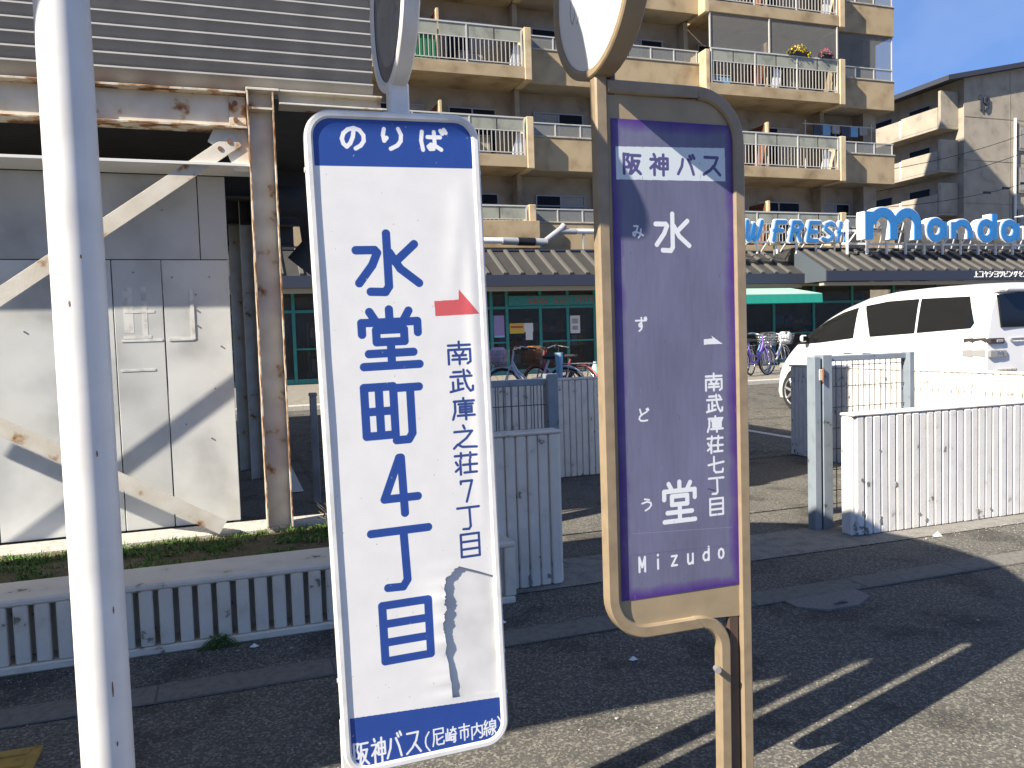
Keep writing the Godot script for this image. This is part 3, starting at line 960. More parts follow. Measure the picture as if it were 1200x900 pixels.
# ------------------------------------------------------------------ bus shelter whose post and shade we see
func shelter() -> void:
	var o := thing("bus_shelter", "bus shelter with white round steel post in front of grey panel wall", "bus shelter", Vector3(-0.247, 0, -1.60))
	var st := newst()
	tube(st, [Vector3(-0.247, 0, -1.60), Vector3(-0.247, 2.46, -1.60)], 0.0437, 40)
	var post := part(o, "post", st, M.pole_white)
	st = newst()
	tube(st, [Vector3(-3.20, 0, -1.60), Vector3(-3.20, 2.46, -1.60)], 0.0437, 24)
	part(o, "post", st, M.pole_white)
	# paint chips on the front post
	for c in [[0.020, 0.60, 0.016], [0.018, 1.02, 0.006], [0.028, 0.74, 0.007], [-0.01, 1.28, 0.006], [0.022, 0.50, 0.005], [0.012, 1.36, 0.004]]:
		st = newst()
		var ang: float = asin(c[0] / 0.0437)
		for i in 6:
			var a0 := TAU * i / 6
			var a1 := TAU * (i + 1) / 6
			var q: Array[Vector3] = []
			for e in [[0.0, 0.0], [a0, 1.0], [a1, 1.0]]:
				var aa: float = ang + cos(e[0]) * e[1] * 0.035
				var yy: float = c[1] + sin(e[0]) * e[1] * c[2]
				q.append(Vector3(-0.247 + sin(aa) * 0.0442, yy, -1.60 + cos(aa) * 0.0442))
			tri(st, q[0], q[1], q[2])
		part(post, "paint_chip", st, M.bolt)
	# flat roof with rounded corners
	var outline := PackedVector2Array(round_rect(-6.0, -3.255, 0.25, -1.25, 0.95, 16))
	st = newst()
	prism(st, outline, 2.56, 2.64, Transform3D(Basis(Vector3.RIGHT, Vector3.BACK, Vector3.UP), Vector3.ZERO))
	part(o, "roof", st, M.pole_white)
	part(o, "beam", boxm(Vector3(-5.8, 2.46, -1.64), Vector3(-0.1, 2.559, -1.56), 0.005), M.pole_white)

# ------------------------------------------------------------------ steel framed building at the left
func steel_building() -> void:
	var o := thing("steel_building", "open steel framed building with grey louvres above rust stained white beams", "building", Vector3(-2.0, 0, -4.5))
	var zc := -4.30
	# main beam: web, flanges
	var st := newst()
	box(st, Vector3(-4.2, 2.274, -4.306), Vector3(0.128, 2.430, -4.294), 0.0)
	var bm := part(o, "beam", st, M.rusty_white)
	for y in [2.262, 2.431]:
		part(bm, "flange", boxm(Vector3(-4.2, y, -4.36), Vector3(0.128, y + 0.012, -4.24), 0.002), M.rusty_edge)
	part(bm, "splice_plate", boxm(Vector3(0.045, 2.276, -4.2935), Vector3(0.126, 2.428, -4.284), 0.002), M.rusty_edge)
	st = newst()
	for x in [-0.62, -1.9]:
		box(st, Vector3(x, 2.275, -4.29), Vector3(x + 0.008, 2.429, -4.242), 0.0)
	part(o, "web_stiffener", st, M.rusty_white)
	st = newst()
	box(st, Vector3(0.285, 2.39, -4.36), Vector3(0.80, 2.40, -4.24), 0.002)
	box(st, Vector3(0.285, 2.452, -4.36), Vector3(0.80, 2.462, -4.24), 0.002)
	box(st, Vector3(0.285, 2.40, -4.306), Vector3(0.80, 2.452, -4.294), 0.0)
	part(o, "beam", st, M.rusty_white)
	# column: H section turned so that its web faces us
	st = newst()
	box(st, Vector3(0.138, 0.269, -4.310), Vector3(0.250, 2.45, -4.302), 0.0)
	box(st, Vector3(0.128, 2.4505, -4.372), Vector3(0.285, 2.463, -4.233), 0.002)
	var col := part(o, "column", st, M.rusty_white)
	for x in [0.130, 0.250]:
		part(col, "flange", boxm(Vector3(x, 0.269, -4.37), Vector3(x + 0.008, 2.45, -4.235), 0.001), M.rusty_edge)
	st = newst()
	box(st, Vector3(0.1385, 2.36, -4.3), Vector3(0.2495, 2.37, -4.24), 0.0)
	part(col, "stiffener", st, M.rusty_white)
	# gusset plate, bolts
	st = newst()
	prism(st, PackedVector2Array([Vector2(-0.03, 2.262), Vector2(0.128, 2.262), Vector2(0.128, 2.06), Vector2(0.06, 2.06), Vector2(0.03, 2.14), Vector2(-0.06, 2.20)]), -4.284, -4.276)
	var gus := part(o, "gusset_plate", st, M.rusty_white)
	for p in [Vector2(-0.005, 2.165), Vector2(0.04, 2.20), Vector2(0.075, 2.39), Vector2(0.075, 2.31)]:
		st = newst()
		tube(st, [Vector3(p.x, p.y, -4.292), Vector3(p.x, p.y, -4.262)], 0.012, 6)
		part(gus, "bolt", st, M.bolt)
	# diagonal braces: flat bars in a cross
	for d in [[Vector2(0.075, 2.215), Vector2(-1.9, 0.80), -4.266], [Vector2(-1.9, 1.40), Vector2(-0.08, 0.30), -4.240]]:
		st = newst()
		bar_path(st, [d[0], d[1]], 0.075, d[2] - 0.008, d[2], false, 0.001)
		part(o, "brace", st, M.rusty_white)
	# sheet edge over the wall
	st = newst()
	box(st, Vector3(-4.2, 2.080, -4.51), Vector3(0.135, 2.094, -4.245), 0.001)
	part(o, "canopy_sheet", st, M.white_plain)
	# wall sheets
	var zw := -4.52
	part(o, "wall_panel", boxm(Vector3(-4.0, 1.652, zw - 0.05), Vector3(-0.13, 2.078, zw), 0.002), M.panel_wall)
	part(o, "wall_panel", boxm(Vector3(-0.125, 1.652, zw - 0.05), Vector3(0.008, 2.078, zw + 0.002), 0.002), M.panel_wall)
	var xs := [-4.0, -2.4, -1.11, -0.55, -0.318, 0.008]
	for i in xs.size() - 1:
		part(o, "wall_panel", boxm(Vector3(xs[i] + 0.0025, 0.272, zw - 0.05), Vector3(xs[i + 1] - 0.0025, 1.647, zw + 0.002 * (i % 2)), 0.002), M.panel_light if i == 4 or i == 2 else M.panel_wall)
	# marks left on the wall by old notices: strips of dried adhesive
	var mark := 0
	for r in [[-0.505, 1.40, -0.46, 1.63], [-0.42, 1.36, -0.395, 1.63], [-0.51, 1.37, -0.38, 1.385], [-0.50, 1.50, -0.36, 1.512], [-0.30, 1.355, -0.18, 1.368], [-0.19, 1.36, -0.172, 1.62], [-0.53, 1.205, -0.37, 1.215], [-0.52, 1.355, -0.33, 1.365]]:
		part(o, "adhesive_mark", boxm(Vector3(r[0], r[1] - 0.12, zw - 0.004), Vector3(r[2], r[3] - 0.12, zw + 0.0026 + 0.0003 * mark), 0.0), M.residue)
		mark += 1
	rng.seed = 61
	for p in [[-0.27, 1.56], [-0.09, 1.56], [-0.16, 1.47], [-0.16, 1.39], [-0.16, 1.31], [-0.09, 0.98], [-0.24, 0.80], [-0.12, 0.72], [-0.45, 1.585], [-0.60, 1.05], [-0.74, 0.62], [-0.95, 1.3], [-0.8, 1.86], [-0.3, 1.9], [-0.05, 1.2], [-0.28, 0.4]]:
		st = newst()
		tube(st, [Vector3(p[0], p[1], zw), Vector3(p[0] + 0.001, p[1], zw + 0.006)], 0.004, 6)
		part(o, "fixing", st, M.flake)
	part(o, "side_wall", boxm(Vector3(-0.03, 0.0, -6.4), Vector3(0.0, 2.08, zw - 0.052), 0.0), M.panel_wall)
	# louvre blades
	st = newst()
	for k in 1:
		var prof := PackedVector2Array([Vector2(0.0, 0.0), Vector2(0.002, 0.001), Vector2(0.008, -0.009), Vector2(0.003, -0.013), Vector2(-0.046, -0.066), Vector2(-0.052, -0.066), Vector2(-0.002, -0.006), Vector2(-0.03, 0.0)])
		# the section lies in the z-y plane and runs along x
		prism(st, prof, -5.0, 0.76, Transform3D(Basis(Vector3.BACK, Vector3.UP, Vector3.RIGHT), Vector3.ZERO))
	var blade := finish(st)
	var i := 0
	var y := 2.528
	while y < 4.2:
		var b := put(o, "louvre_blade", blade, M.louver)
		b.position = Vector3(0, y, -4.27) - o.position
		y += 0.0640
		i += 1
	# upper storey behind the louvres, its floor and roof
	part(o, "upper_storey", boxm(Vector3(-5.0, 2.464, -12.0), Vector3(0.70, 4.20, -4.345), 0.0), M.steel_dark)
	part(o, "roof_edge", boxm(Vector3(-5.05, 4.2005, -12.05), Vector3(0.77, 4.26, -4.25), 0.004), M.louver)
	# columns and beams in the open bay behind
	for c in [[0.03, -8.2], [0.12, -7.6], [-1.5, -8.2], [0.03, -11.6]]:
		st = newst()
		box(st, Vector3(c[0], 0, c[1] - 0.06), Vector3(c[0] + 0.006, 2.46, c[1] + 0.06), 0.0)
		box(st, Vector3(c[0] + 0.10, 0, c[1] - 0.06), Vector3(c[0] + 0.106, 2.46, c[1] + 0.06), 0.0)
		box(st, Vector3(c[0] + 0.006, 0, c[1] - 0.003), Vector3(c[0] + 0.10, 2.46, c[1] + 0.003), 0.0)
		part(o, "column", st, M.rusty_white)
	for zz in [-6.2, -7.6, -9.2]:
		st = newst()
		box(st, Vector3(-4.8, 2.26, zz - 0.05), Vector3(0.70, 2.27, zz + 0.05), 0.0)
		box(st, Vector3(-4.8, 2.27, zz - 0.004), Vector3(0.70, 2.463, zz + 0.004), 0.0)
		part(o, "joist", st, M.steel_dark)
	st = newst()
	tube(st, [Vector3(0.30, 2.2, -6.0), Vector3(0.52, 2.2, -6.0), Vector3(0.60, 2.12, -6.0), Vector3(0.62, 1.9, -6.02), Vector3(0.50, 1.75, -6.05)], 0.11, 10)
	part(o, "duct", st, M.steel_dark)
	st = newst()
	tube(st, [Vector3(0.57, 1.86, -6.0), Vector3(0.66, 1.97, -6.0)], 0.025, 8)
	part(o, "red_handle", st, M.red_print)
	part(o, "back_wall", boxm(Vector3(-5.0, 0, -12.1), Vector3(-1.2, 2.46, -12.0), 0.0), M.panel_wall)

func planter() -> void:
	var o := thing("planter_wall", "low grey concrete planter wall with dark slots along its front", "planter", Vector3(-0.2, 0, -3.5))
	part(o, "back_slab", boxm(Vector3(-1.75, 0, -3.66), Vector3(1.16, 0.255, -3.54), 0.002), M.planter)
	part(o, "coping", boxm(Vector3(-1.75, 0.2555, -3.69), Vector3(1.165, 0.283, -3.405), 0.008), M.planter)
	part(o, "plinth", boxm(Vector3(-1.75, 0, -3.539), Vector3(1.16, 0.033, -3.405), 0.006), M.planter)
	var ms: Array = []
	for k in 3:
		ms.append(finish(boxm(Vector3(-0.0245 - 0.001 * k, 0.034, -0.018), Vector3(0.0245, 0.256, 0.018), 0.004 + 0.001 * k)))
	var x := -1.72
	var i := 0
	while x < 1.14:
		var b := put(o, "slat", ms[i % 3], M.planter)
		b.position = Vector3(x, 0, -3.426 - 0.0012 * ((i * 7) % 4)) - o.position
		x += 0.0715
		i += 1
	# soil and kerb strip behind the grass
	var st := newst()
	var n := smooth_noise(5, 2.0, 3)
	var nx := 60
	var nz := 14
	for a in nx:
		for b in nz:
			var q: Array[Vector3] = []
			for e in [[0, 1], [1, 1], [1, 0], [0, 0]]:
				var px := lerpf(-1.75, 1.16, float(a + e[0]) / nx)
				var pz := lerpf(-4.32, -3.685, float(b + e[1]) / nz)
				q.append(Vector3(px, soil_y(px, pz, n), pz))
			st.set_smooth_group(0)
			quad(st, q[0], q[1], q[2], q[3])
	structure("soil", st, M.soil)
	st = newst()
	box(st, Vector3(-4.0, 0, -4.50), Vector3(1.16, 0.268, -4.29), 0.01)
	structure("kerb_strip", st, M.kerb_white)
	grass(n)

func soil_y(x: float, z: float, n: FastNoiseLite) -> float:
	return 0.232 + 0.018 * n.get_noise_2d(x, z) + 0.012 * clampf((-3.9 - z) / 0.3, 0, 1)

func grass(n: FastNoiseLite) -> void:
	var st := newst()
	# a blade: three tapering faces
	st.set_smooth_group(0)
	tri(st, Vector3(-0.5, 0, 0), Vector3(0.5, 0, 0), Vector3(0.35, 0.5, 0.12))
	tri(st, Vector3(-0.5, 0, 0), Vector3(0.35, 0.5, 0.12), Vector3(-0.35, 0.5, 0.12))
	tri(st, Vector3(-0.35, 0.5, 0.12), Vector3(0.35, 0.5, 0.12), Vector3(0, 1, 0.5))
	var blade := finish(st)
	st = newst()
	# a broad leaf, folded along its rib
	tri(st, Vector3(0, 0, 0), Vector3(0.45, 0.25, 0.5), Vector3(0, 0.12, 0.6))
	tri(st, Vector3(0, 0, 0), Vector3(0, 0.12, 0.6), Vector3(-0.45, 0.25, 0.5))
	tri(st, Vector3(0.45, 0.25, 0.5), Vector3(0, 0.2, 1.1), Vector3(0, 0.12, 0.6))
	tri(st, Vector3(-0.45, 0.25, 0.5), Vector3(0, 0.12, 0.6), Vector3(0, 0.2, 1.1))
	var leaf := finish(st)
	rng.seed = 99
	var dens := smooth_noise(8, 3.2, 3)
	for kind in [["grass", "short green grass growing in the planter bed", "grass", blade, 15000], ["ground_cover", "low broad leaved weeds among the planter grass", "weeds", leaf, 5200]]:
		var mm := MultiMesh.new()
		mm.transform_format = MultiMesh.TRANSFORM_3D
		mm.use_colors = true
		mm.mesh = kind[3]
		var xs: Array = []
		var cs: Array = []
		for i in kind[4]:
			var p := Vector2(rng.randf_range(-1.72, 1.14), rng.randf_range(-4.285, -3.70))
			var d := dens.get_noise_2d(p.x, p.y)
			if kind[0] == "grass":
				if d < -0.10 + rng.randf() * 0.25 - (0.25 if p.y < -4.0 else 0.0):
					continue
			else:
				if d < 0.02 or (p.y > -4.0 and rng.randf() < 0.75):
					continue
			var h := rng.randf_range(0.012, 0.038) * (1.0 + 0.5 * dens.get_noise_2d(p.x * 2.0, p.y * 2.0)) if kind[0] == "grass" else rng.randf_range(0.016, 0.042)
			var b := Basis(Vector3.UP, rng.randf() * TAU) * Basis(Vector3.RIGHT, rng.randf_range(-0.2, 0.7))
			if kind[0] == "grass":
				b = b.scaled_local(Vector3(rng.randf_range(0.004, 0.008), h, h))
			else:
				b = b.scaled_local(Vector3(h, h, h))
			xs.append(Transform3D(b, Vector3(p.x, soil_y(p.x, p.y, n) - 0.002, p.y)))
			var t := rng.randf()
			var c := Color(0.06, 0.13, 0.02).lerp(Color(0.14, 0.23, 0.04), t)
			if rng.randf() < 0.14:
				c = Color(0.24, 0.20, 0.09)
			if kind[0] != "grass":
				c = Color(0.075, 0.16, 0.025).lerp(Color(0.16, 0.26, 0.06), t)
			cs.append(c)
		mm.instance_count = xs.size()
		for i in xs.size():
			mm.set_instance_transform(i, xs[i])
			mm.set_instance_color(i, cs[i])
		var o := MultiMeshInstance3D.new()
		o.name = kind[0]
		o.multimesh = mm
		o.material_override = M.grass
		add_child(o)
		o.set_meta("label", kind[1])
		o.set_meta("category", kind[2])
		o.set_meta("kind", "stuff")
	# a dry weed at the column and a tuft at the foot of the planter
	for w in [[Vector3(0.47, 0.24, -4.19), 0.16, 26, "dry stalky weed beside the rusty steel column"], [Vector3(-0.10, 0.0, -3.385), 0.055, 46, "dark weed tuft at the foot of the slatted planter"]]:
		var t := thing("weed", w[3], "weed", w[0])
		var s := newst()
		for i in w[2]:
			var a := rng.randf() * TAU
			var top: Vector3 = w[0] + Vector3(cos(a) * w[1] * 0.6, w[1] * rng.randf_range(0.4, 1.0), sin(a) * w[1] * 0.4)
			var b: Vector3 = w[0] + Vector3(rng.randf_range(-0.03, 0.03) * (3.0 if w[0].y < 0.1 else 1.0), 0.0, 0.005)
			tube(s, [b, (b + top) * 0.5 + Vector3(0, w[1] * 0.12, 0), top], 0.0016, 4, false, 0.0006)
		part(t, "stems", s, M.leaf if w[0].y < 0.1 else M.cream_pale)
		s = newst()
		for i in w[2]:
			var c: Vector3 = w[0] + Vector3(rng.randf_range(-0.6, 0.6) * w[1], rng.randf_range(0.15, 1.0) * w[1], rng.randf_range(0.0, 0.4) * w[1])
			var e := Vector3(rng.randf_range(-1, 1), rng.randf_range(-0.4, 1), rng.randf_range(-1, 1)).normalized() * 0.014
			var f := e.cross(Vector3(0.3, 0.9, 0.2)).normalized() * 0.006
			quad(s, c - e, c + f, c + e, c - f)
		part(t, "leaves", s, M.leaf)

# ------------------------------------------------------------------ ribbed concrete fences and the mesh gates
func ribbed_fence(label: String, a: Vector3, b: Vector3, h: float, m: Material, pitch := 0.057, coping := true) -> Node3D:
	var dir := (b - a).normalized()
	var length := (b - a).length()
	var o := thing("ribbed_fence", label, "fence", a)
	o.rotation.y = atan2(-dir.z, dir.x)
	part(o, "core", boxm(Vector3(0, 0, -0.10), Vector3(length, h - 0.012, -0.012), 0.01), m, false)
	part(o, "coping", boxm(Vector3(-0.004, h - 0.0115, -0.105), Vector3(length + 0.004, h + 0.006, 0.008), 0.008), m, false)
	var ms: Array = []
	for k in 3:
		ms.append(finish(boxm(Vector3(0.003 + 0.001 * k, 0.0, -0.02), Vector3(pitch - 0.003, h - 0.02, 0.003 + 0.0016 * k), 0.005)))
	var n := int(length / pitch)
	var slack := (length - n * pitch) * 0.5
	for i in n:
		var r := put(o, "rib", ms[(i * 5 + i / 3) % 3], m, false)
		r.position = Vector3(slack + i * pitch + 0.0012 * sin(i * 7.3), 0.006, 0.0012 * sin(i * 3.7))
		r.rotation.z = 0.0022 * sin(i * 5.1)
	# paint lost along the foot and at rib edges: the bare concrete shows
	rng.seed = int(absf(a.x) * 100) + int(absf(a.z) * 10)
	for i in int(10 + length * 9):
		var foot := i % 3 != 0
		var fx := slack + (int(rng.randf() * n) + 1) * pitch - rng.randf_range(0.0, 0.02)
		if i % 4 == 0:
			fx = rng.randf_range(0.01, 0.12)
		var fy := 0.012 + absf(rng.randfn(0.0, 0.045)) if foot else rng.randf_range(0.1, h - 0.08)
		var w := rng.randf_range(0.004, 0.012)
		var hh := w * rng.randf_range(0.8, 2.6)
		var poly := PackedVector2Array()
		for k in 9:
			var t := TAU * k / 9.0
			var rr := rng.randf_range(0.45, 1.0)
			poly.append(Vector2(clampf(fx + cos(t) * w * rr, 0.004, length - 0.004), maxf(fy + sin(t) * hh * rr, 0.004)))
		var fs := newst()
		prism(fs, poly, -0.002, 0.0085)
		part(o, "flaked_patch", fs, M.flake, false)
	return o

func mesh_gate(label: String, x0: float, x1: float, z: float, h: float, frame: Material, post_at: Array) -> void:
	var o := thing("mesh_gate", label, "gate", Vector3((x0 + x1) * 0.5, 0, z))
	for p in post_at:
		part(o, "post", boxm(Vector3(p[0], 0, z - p[2]), Vector3(p[1], h + p[3], z + 0.02), 0.004), p[4])
	part(o, "top_rail", boxm(Vector3(x0, h - 0.035, z - 0.05), Vector3(x1, h, z - 0.01), 0.004), frame)
	part(o, "bottom_rail", boxm(Vector3(x0, 0.08, z - 0.05), Vector3(x1, 0.11, z - 0.01), 0.004), frame)
	var st := newst()
	var x := x0 + 0.03
	while x < x1:
		tube(st, [Vector3(x, 0.10, z - 0.03), Vector3(x, h - 0.02, z - 0.03)], 0.0028, 6, false)
		x += 0.0415
	var y := 0.22
	while y < h - 0.05:
		tube(st, [Vector3(x0, y, z - 0.024), Vector3(x1, y, z - 0.024)], 0.0028, 6, false)
		y += 0.125
	part(o, "wire_mesh", st, M.wire)

func fences() -> void:
	ribbed_fence("dark shaded ribbed concrete fence ending at the passage beside the planter", Vector3(0.62, 0, -3.58), Vector3(1.475, 0, -3.58), 0.745, M.gray_fence, 0.055)
	ribbed_fence("sunlit white ribbed concrete fence with chipped base right of the passage", Vector3(3.30, 0, -3.69), Vector3(6.2, 0, -3.69), 0.70, M.white_fence)
	ribbed_fence("white ribbed fence behind the wire mesh gate, running back towards the van", Vector3(5.0, 0, -6.42), Vector3(5.0, 0, -3.82), 0.85, M.white_fence)
	ribbed_fence("shaded grey ribbed fence across the back of the passage under the shop windows", Vector3(1.75, 0, -6.28), Vector3(3.35, 0, -6.28), 0.835, M.gray_fence)
	mesh_gate("pale blue posts with a wire mesh gate leaf behind the white fence", 3.34, 3.93, -3.92, 1.03, M.gate_blue, [[3.215, 3.262, 0.05, 0.0, M.gate_blue], [3.275, 3.345, 0.06, 0.008, M.gate_blue], [3.925, 3.965, 0.05, 0.004, M.gate_blue]])
	mesh_gate("dark blue grey post with wire mesh leaf in the shade behind the planter fence", 0.90, 1.536, -3.9, 0.981, M.gate_blue, [[1.533, 1.59, 0.06, 0.022, M.gate_blue]])
	var b := thing("bollard_post", "plain grey post standing in the dark bay behind the grass", "post", Vector3(0.56, 0, -6.2))
	part(b, "shaft", boxm(Vector3(0.535, 0, -6.24), Vector3(0.585, 0.80, -6.19), 0.004), M.plaster_gray)
	part(b, "cap", boxm(Vector3(0.53, 0.801, -6.245), Vector3(0.59, 0.83, -6.185), 0.006), M.plaster_gray)
	# hinge with rusty patch
	var o := thing("gate_hinge", "rusty hinge on the pale blue gate post", "hinge", Vector3(3.262, 0.92, -3.89))
	part(o, "plate", boxm(Vector3(3.245, 0.89, -3.8995), Vector3(3.28, 0.955, -3.893), 0.002), M.rusty_white)
	var st := newst()
	tube(st, [Vector3(3.268, 0.88, -3.889), Vector3(3.268, 0.965, -3.889)], 0.006, 8)
	part(o, "pin", st, M.bolt)

# ------------------------------------------------------------------ apartment building behind the shops
func railing(o: Node3D, x0: float, x1: float, b: float, z: float, bay: float) -> void:
	var st := newst()
	var n := int(round((x1 - x0) / bay))
	for i in n + 1:
		var x := lerpf(x0 + 0.03, x1 - 0.03, float(i) / n)
		box(st, Vector3(x - 0.022, b + 0.381, z - 0.03), Vector3(x + 0.022, b + 1.50, z + 0.012), 0.0)
	box(st, Vector3(x0, b + 1.501, z - 0.04), Vector3(x1, b + 1.545, z + 0.016), 0.0)
	box(st, Vector3(x0 + 0.01, b + 1.10, z - 0.02), Vector3(x1 - 0.01, b + 1.125, z), 0.0)
	box(st, Vector3(x0 + 0.01, b + 0.44, z - 0.02), Vector3(x1 - 0.01, b + 0.465, z), 0.0)
	var r := part(o, "railing", st, M.rail_white)
	st = newst()
	var x := x0 + 0.12
	while x < x1 - 0.05:
		box(st, Vector3(x - 0.011, b + 0.466, z - 0.017), Vector3(x + 0.011, b + 1.099, z - 0.003), 0.0)
		x += 0.135
	var bars := part(r, "bars", st, M.rail_white)
	bars.set_meta("kind", "stuff")
	for i in n * 2:
		var a := lerpf(x0 + 0.03, x1 - 0.03, float(i) / (n * 2))
		var c := lerpf(x0 + 0.03, x1 - 0.03, float(i + 1) / (n * 2))
		part(r, "rail_panel", boxm(Vector3(a + 0.024, b + 1.126, z - 0.014), Vector3(c - 0.024, b + 1.50, z - 0.006), 0.0), M.rail_panel)

var pane_count := 0

func window(o: Node3D, x0: float, x1: float, y0: float, y1: float, z: float, leaves := 2) -> void:
	var st := newst()
	var t := 0.045
	box(st, Vector3(x0, y0, z), Vector3(x0 + t, y1, z + 0.06), 0.0)
	box(st, Vector3(x1 - t, y0, z), Vector3(x1, y1, z + 0.06), 0.0)
	box(st, Vector3(x0 + t, y0, z), Vector3(x1 - t, y0 + t, z + 0.06), 0.0)
	box(st, Vector3(x0 + t, y1 - t, z), Vector3(x1 - t, y1, z + 0.06), 0.0)
	for i in range(1, leaves):
		var x := lerpf(x0, x1, float(i) / leaves)
		box(st, Vector3(x - 0.025, y0 + t, z), Vector3(x + 0.025, y1 - t, z + 0.055), 0.0)
	box(st, Vector3(x0 + t, y1 - 0.38, z), Vector3(x1 - t, y1 - 0.34, z + 0.05), 0.0)
	var w := part(o, "window", st, M.alu_frame)
	for i in leaves:
		var a := lerpf(x0 + t, x1 - t, float(i) / leaves)
		var c := lerpf(x0 + t, x1 - t, float(i + 1) / leaves)
		part(w, "pane", boxm(Vector3(a + 0.01, y0 + t, z + 0.012), Vector3(c - 0.01, y1 - t, z + 0.018), 0.0), M.dark_glass if (pane_count * 7 + i * 3) % 5 > 1 else M.curtain)
	pane_count += 1

func apartments() -> void:
	var o := thing("apartment_building", "tan apartment block with railed balconies rising behind the shops", "building", Vector3(6, 0, -26))
	var z0 := -24.0
	var zb := -24.4
	var zw := -25.5
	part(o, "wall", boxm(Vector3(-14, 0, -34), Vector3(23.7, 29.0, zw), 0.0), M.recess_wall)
	part(o, "roof_slab", boxm(Vector3(-14.3, 29.001, -34.3), Vector3(24.0, 29.3, -23.9), 0.03), M.cream)
	for b in [3.75, 6.46, 9.17, 11.88, 14.59]:
		for mod in [[-3.5, 9.0], [15.65, 21.0]]:
			var st := newst()
			box(st, Vector3(mod[0], b, zw + 0.001), Vector3(mod[1] - 0.002, b + 0.36, z0), 0.012)
			part(o, "balcony_slab", st, M.cream)
			part(o, "slab_edge", boxm(Vector3(mod[0] + 0.02, b + 0.361, zw + 0.01), Vector3(mod[1] - 0.02, b + 0.381, z0 - 0.005), 0.0), M.coping)
			railing(o, mod[0] + 0.04, mod[1] - 0.04, b, z0 - 0.03, 1.79)
			st = newst()
			box(st, Vector3(mod[1], b - 0.03, -25.0), Vector3(mod[1] + 0.24, b + 1.57, z0 + 0.03), 0.02)
			part(o, "fin_wall", st, M.cream_pale)
		part(o, "side_wall", boxm(Vector3(15.48, b - 0.03, -25.1), Vector3(15.648, b + 1.47, z0 + 0.004), 0.015), M.cream_pale)
		for bx in [[9.242, 15.478], [21.242, 23.86]]:
			part(o, "parapet", boxm(Vector3(bx[0], b + 0.02, zb - 0.12), Vector3(bx[1], b + 1.06, zb), 0.012), M.cream)
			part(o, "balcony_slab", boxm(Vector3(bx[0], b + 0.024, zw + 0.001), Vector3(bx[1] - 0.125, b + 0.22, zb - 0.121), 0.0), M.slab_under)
			part(o, "coping", boxm(Vector3(bx[0], b + 1.061, zb - 0.14), Vector3(bx[1] + 0.02, b + 1.115, zb + 0.025), 0.01), M.coping)
			var st := newst()
			var n := int(round((bx[1] - bx[0]) / 0.95))
			for i in n + 1:
				var x := lerpf(bx[0] + 0.04, bx[1] - 0.06, float(i) / n)
				box(st, Vector3(x - 0.02, b + 1.116, zb - 0.09), Vector3(x + 0.02, b + 1.50, zb - 0.05), 0.0)
			box(st, Vector3(bx[0], b + 1.501, zb - 0.095), Vector3(bx[1], b + 1.535, zb - 0.045), 0.0)
			var g := part(o, "guard_rail", st, M.rail_white)
			for i in n:
				var a := lerpf(bx[0] + 0.04, bx[1] - 0.06, float(i) / n)
				var c := lerpf(bx[0] + 0.04, bx[1] - 0.06, float(i + 1) / n)
				part(g, "guard_panel", boxm(Vector3(a + 0.022, b + 1.13, zb - 0.074), Vector3(c - 0.022, b + 1.498, zb - 0.066), 0.0), M.guard)
		part(o, "parapet", boxm(Vector3(23.74, b + 0.021, zw), Vector3(23.859, b + 1.059, zb - 0.121), 0.0), M.cream)
		# inner walls between flats
		for x in [9.02, 15.3, 21.02]:
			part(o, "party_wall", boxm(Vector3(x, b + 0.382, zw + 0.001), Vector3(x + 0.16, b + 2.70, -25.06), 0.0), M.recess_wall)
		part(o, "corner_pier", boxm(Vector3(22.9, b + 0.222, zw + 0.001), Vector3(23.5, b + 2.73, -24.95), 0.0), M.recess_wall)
		for w in [[-2.6, -0.8], [0.4, 2.2], [4.3, 6.1], [6.9, 8.5], [9.8, 11.6], [13.0, 14.7], [16.1, 17.6], [18.5, 20.4], [21.4, 22.7]]:
			window(o, w[0], w[1], b + 0.42, b + 2.15, zw, 2)
		# partition boards between neighbours' balconies
		for x in [6.28, 18.02]:
			var p := part(o, "partition_frame", boxm(Vector3(x, b + 0.382, -25.3), Vector3(x + 0.07, b + 1.95, z0 - 0.16), 0.0), M.cream_pale)
			part(p, "partition_board", boxm(Vector3(x - 0.012, b + 0.40, -25.25), Vector3(x - 0.001, b + 1.90, z0 - 0.30), 0.0), M.board_brown)
	# the storeys above the picture
	for b in [17.3, 20.01, 22.72, 25.43]:
		part(o, "balcony_slab", boxm(Vector3(-3.5, b, zw + 0.001), Vector3(23.86, b + 0.36, zb), 0.012), M.cream)
		part(o, "parapet", boxm(Vector3(-3.5, b + 0.361, zb - 0.12), Vector3(23.86, b + 1.4, zb), 0.012), M.cream)
	# screened balcony
	var b := 9.17
	for x in [[15.68, 18.0], [18.1, 20.98]]:
		part(o, "net_screen", boxm(Vector3(x[0], b + 1.55, z0 - 0.05), Vector3(x[1], b + 2.70, z0 - 0.045), 0.0), M.net)
	for x in [15.66, 18.03, 20.9]:
		part(o, "screen_pole", boxm(Vector3(x, b + 1.55, z0 - 0.06), Vector3(x + 0.045, b + 2.705, z0 - 0.015), 0.0), M.rail_white)
	part(o, "net_screen", boxm(Vector3(21.3, b + 1.54, zb - 0.08), Vector3(23.8, b + 2.74, zb - 0.076), 0.0), M.net)
	part(o, "screen_pole", boxm(Vector3(23.78, b + 1.54, zb - 0.09), Vector3(23.82, b + 2.75, zb - 0.05), 0.0), M.rail_white)
	# green netting inside the left balcony rail
	part(o, "green_net", boxm(Vector3(3.0, b + 0.40, z0 - 0.09), Vector3(6.2, b + 1.10, z0 - 0.08), 0.0), M.green_net)
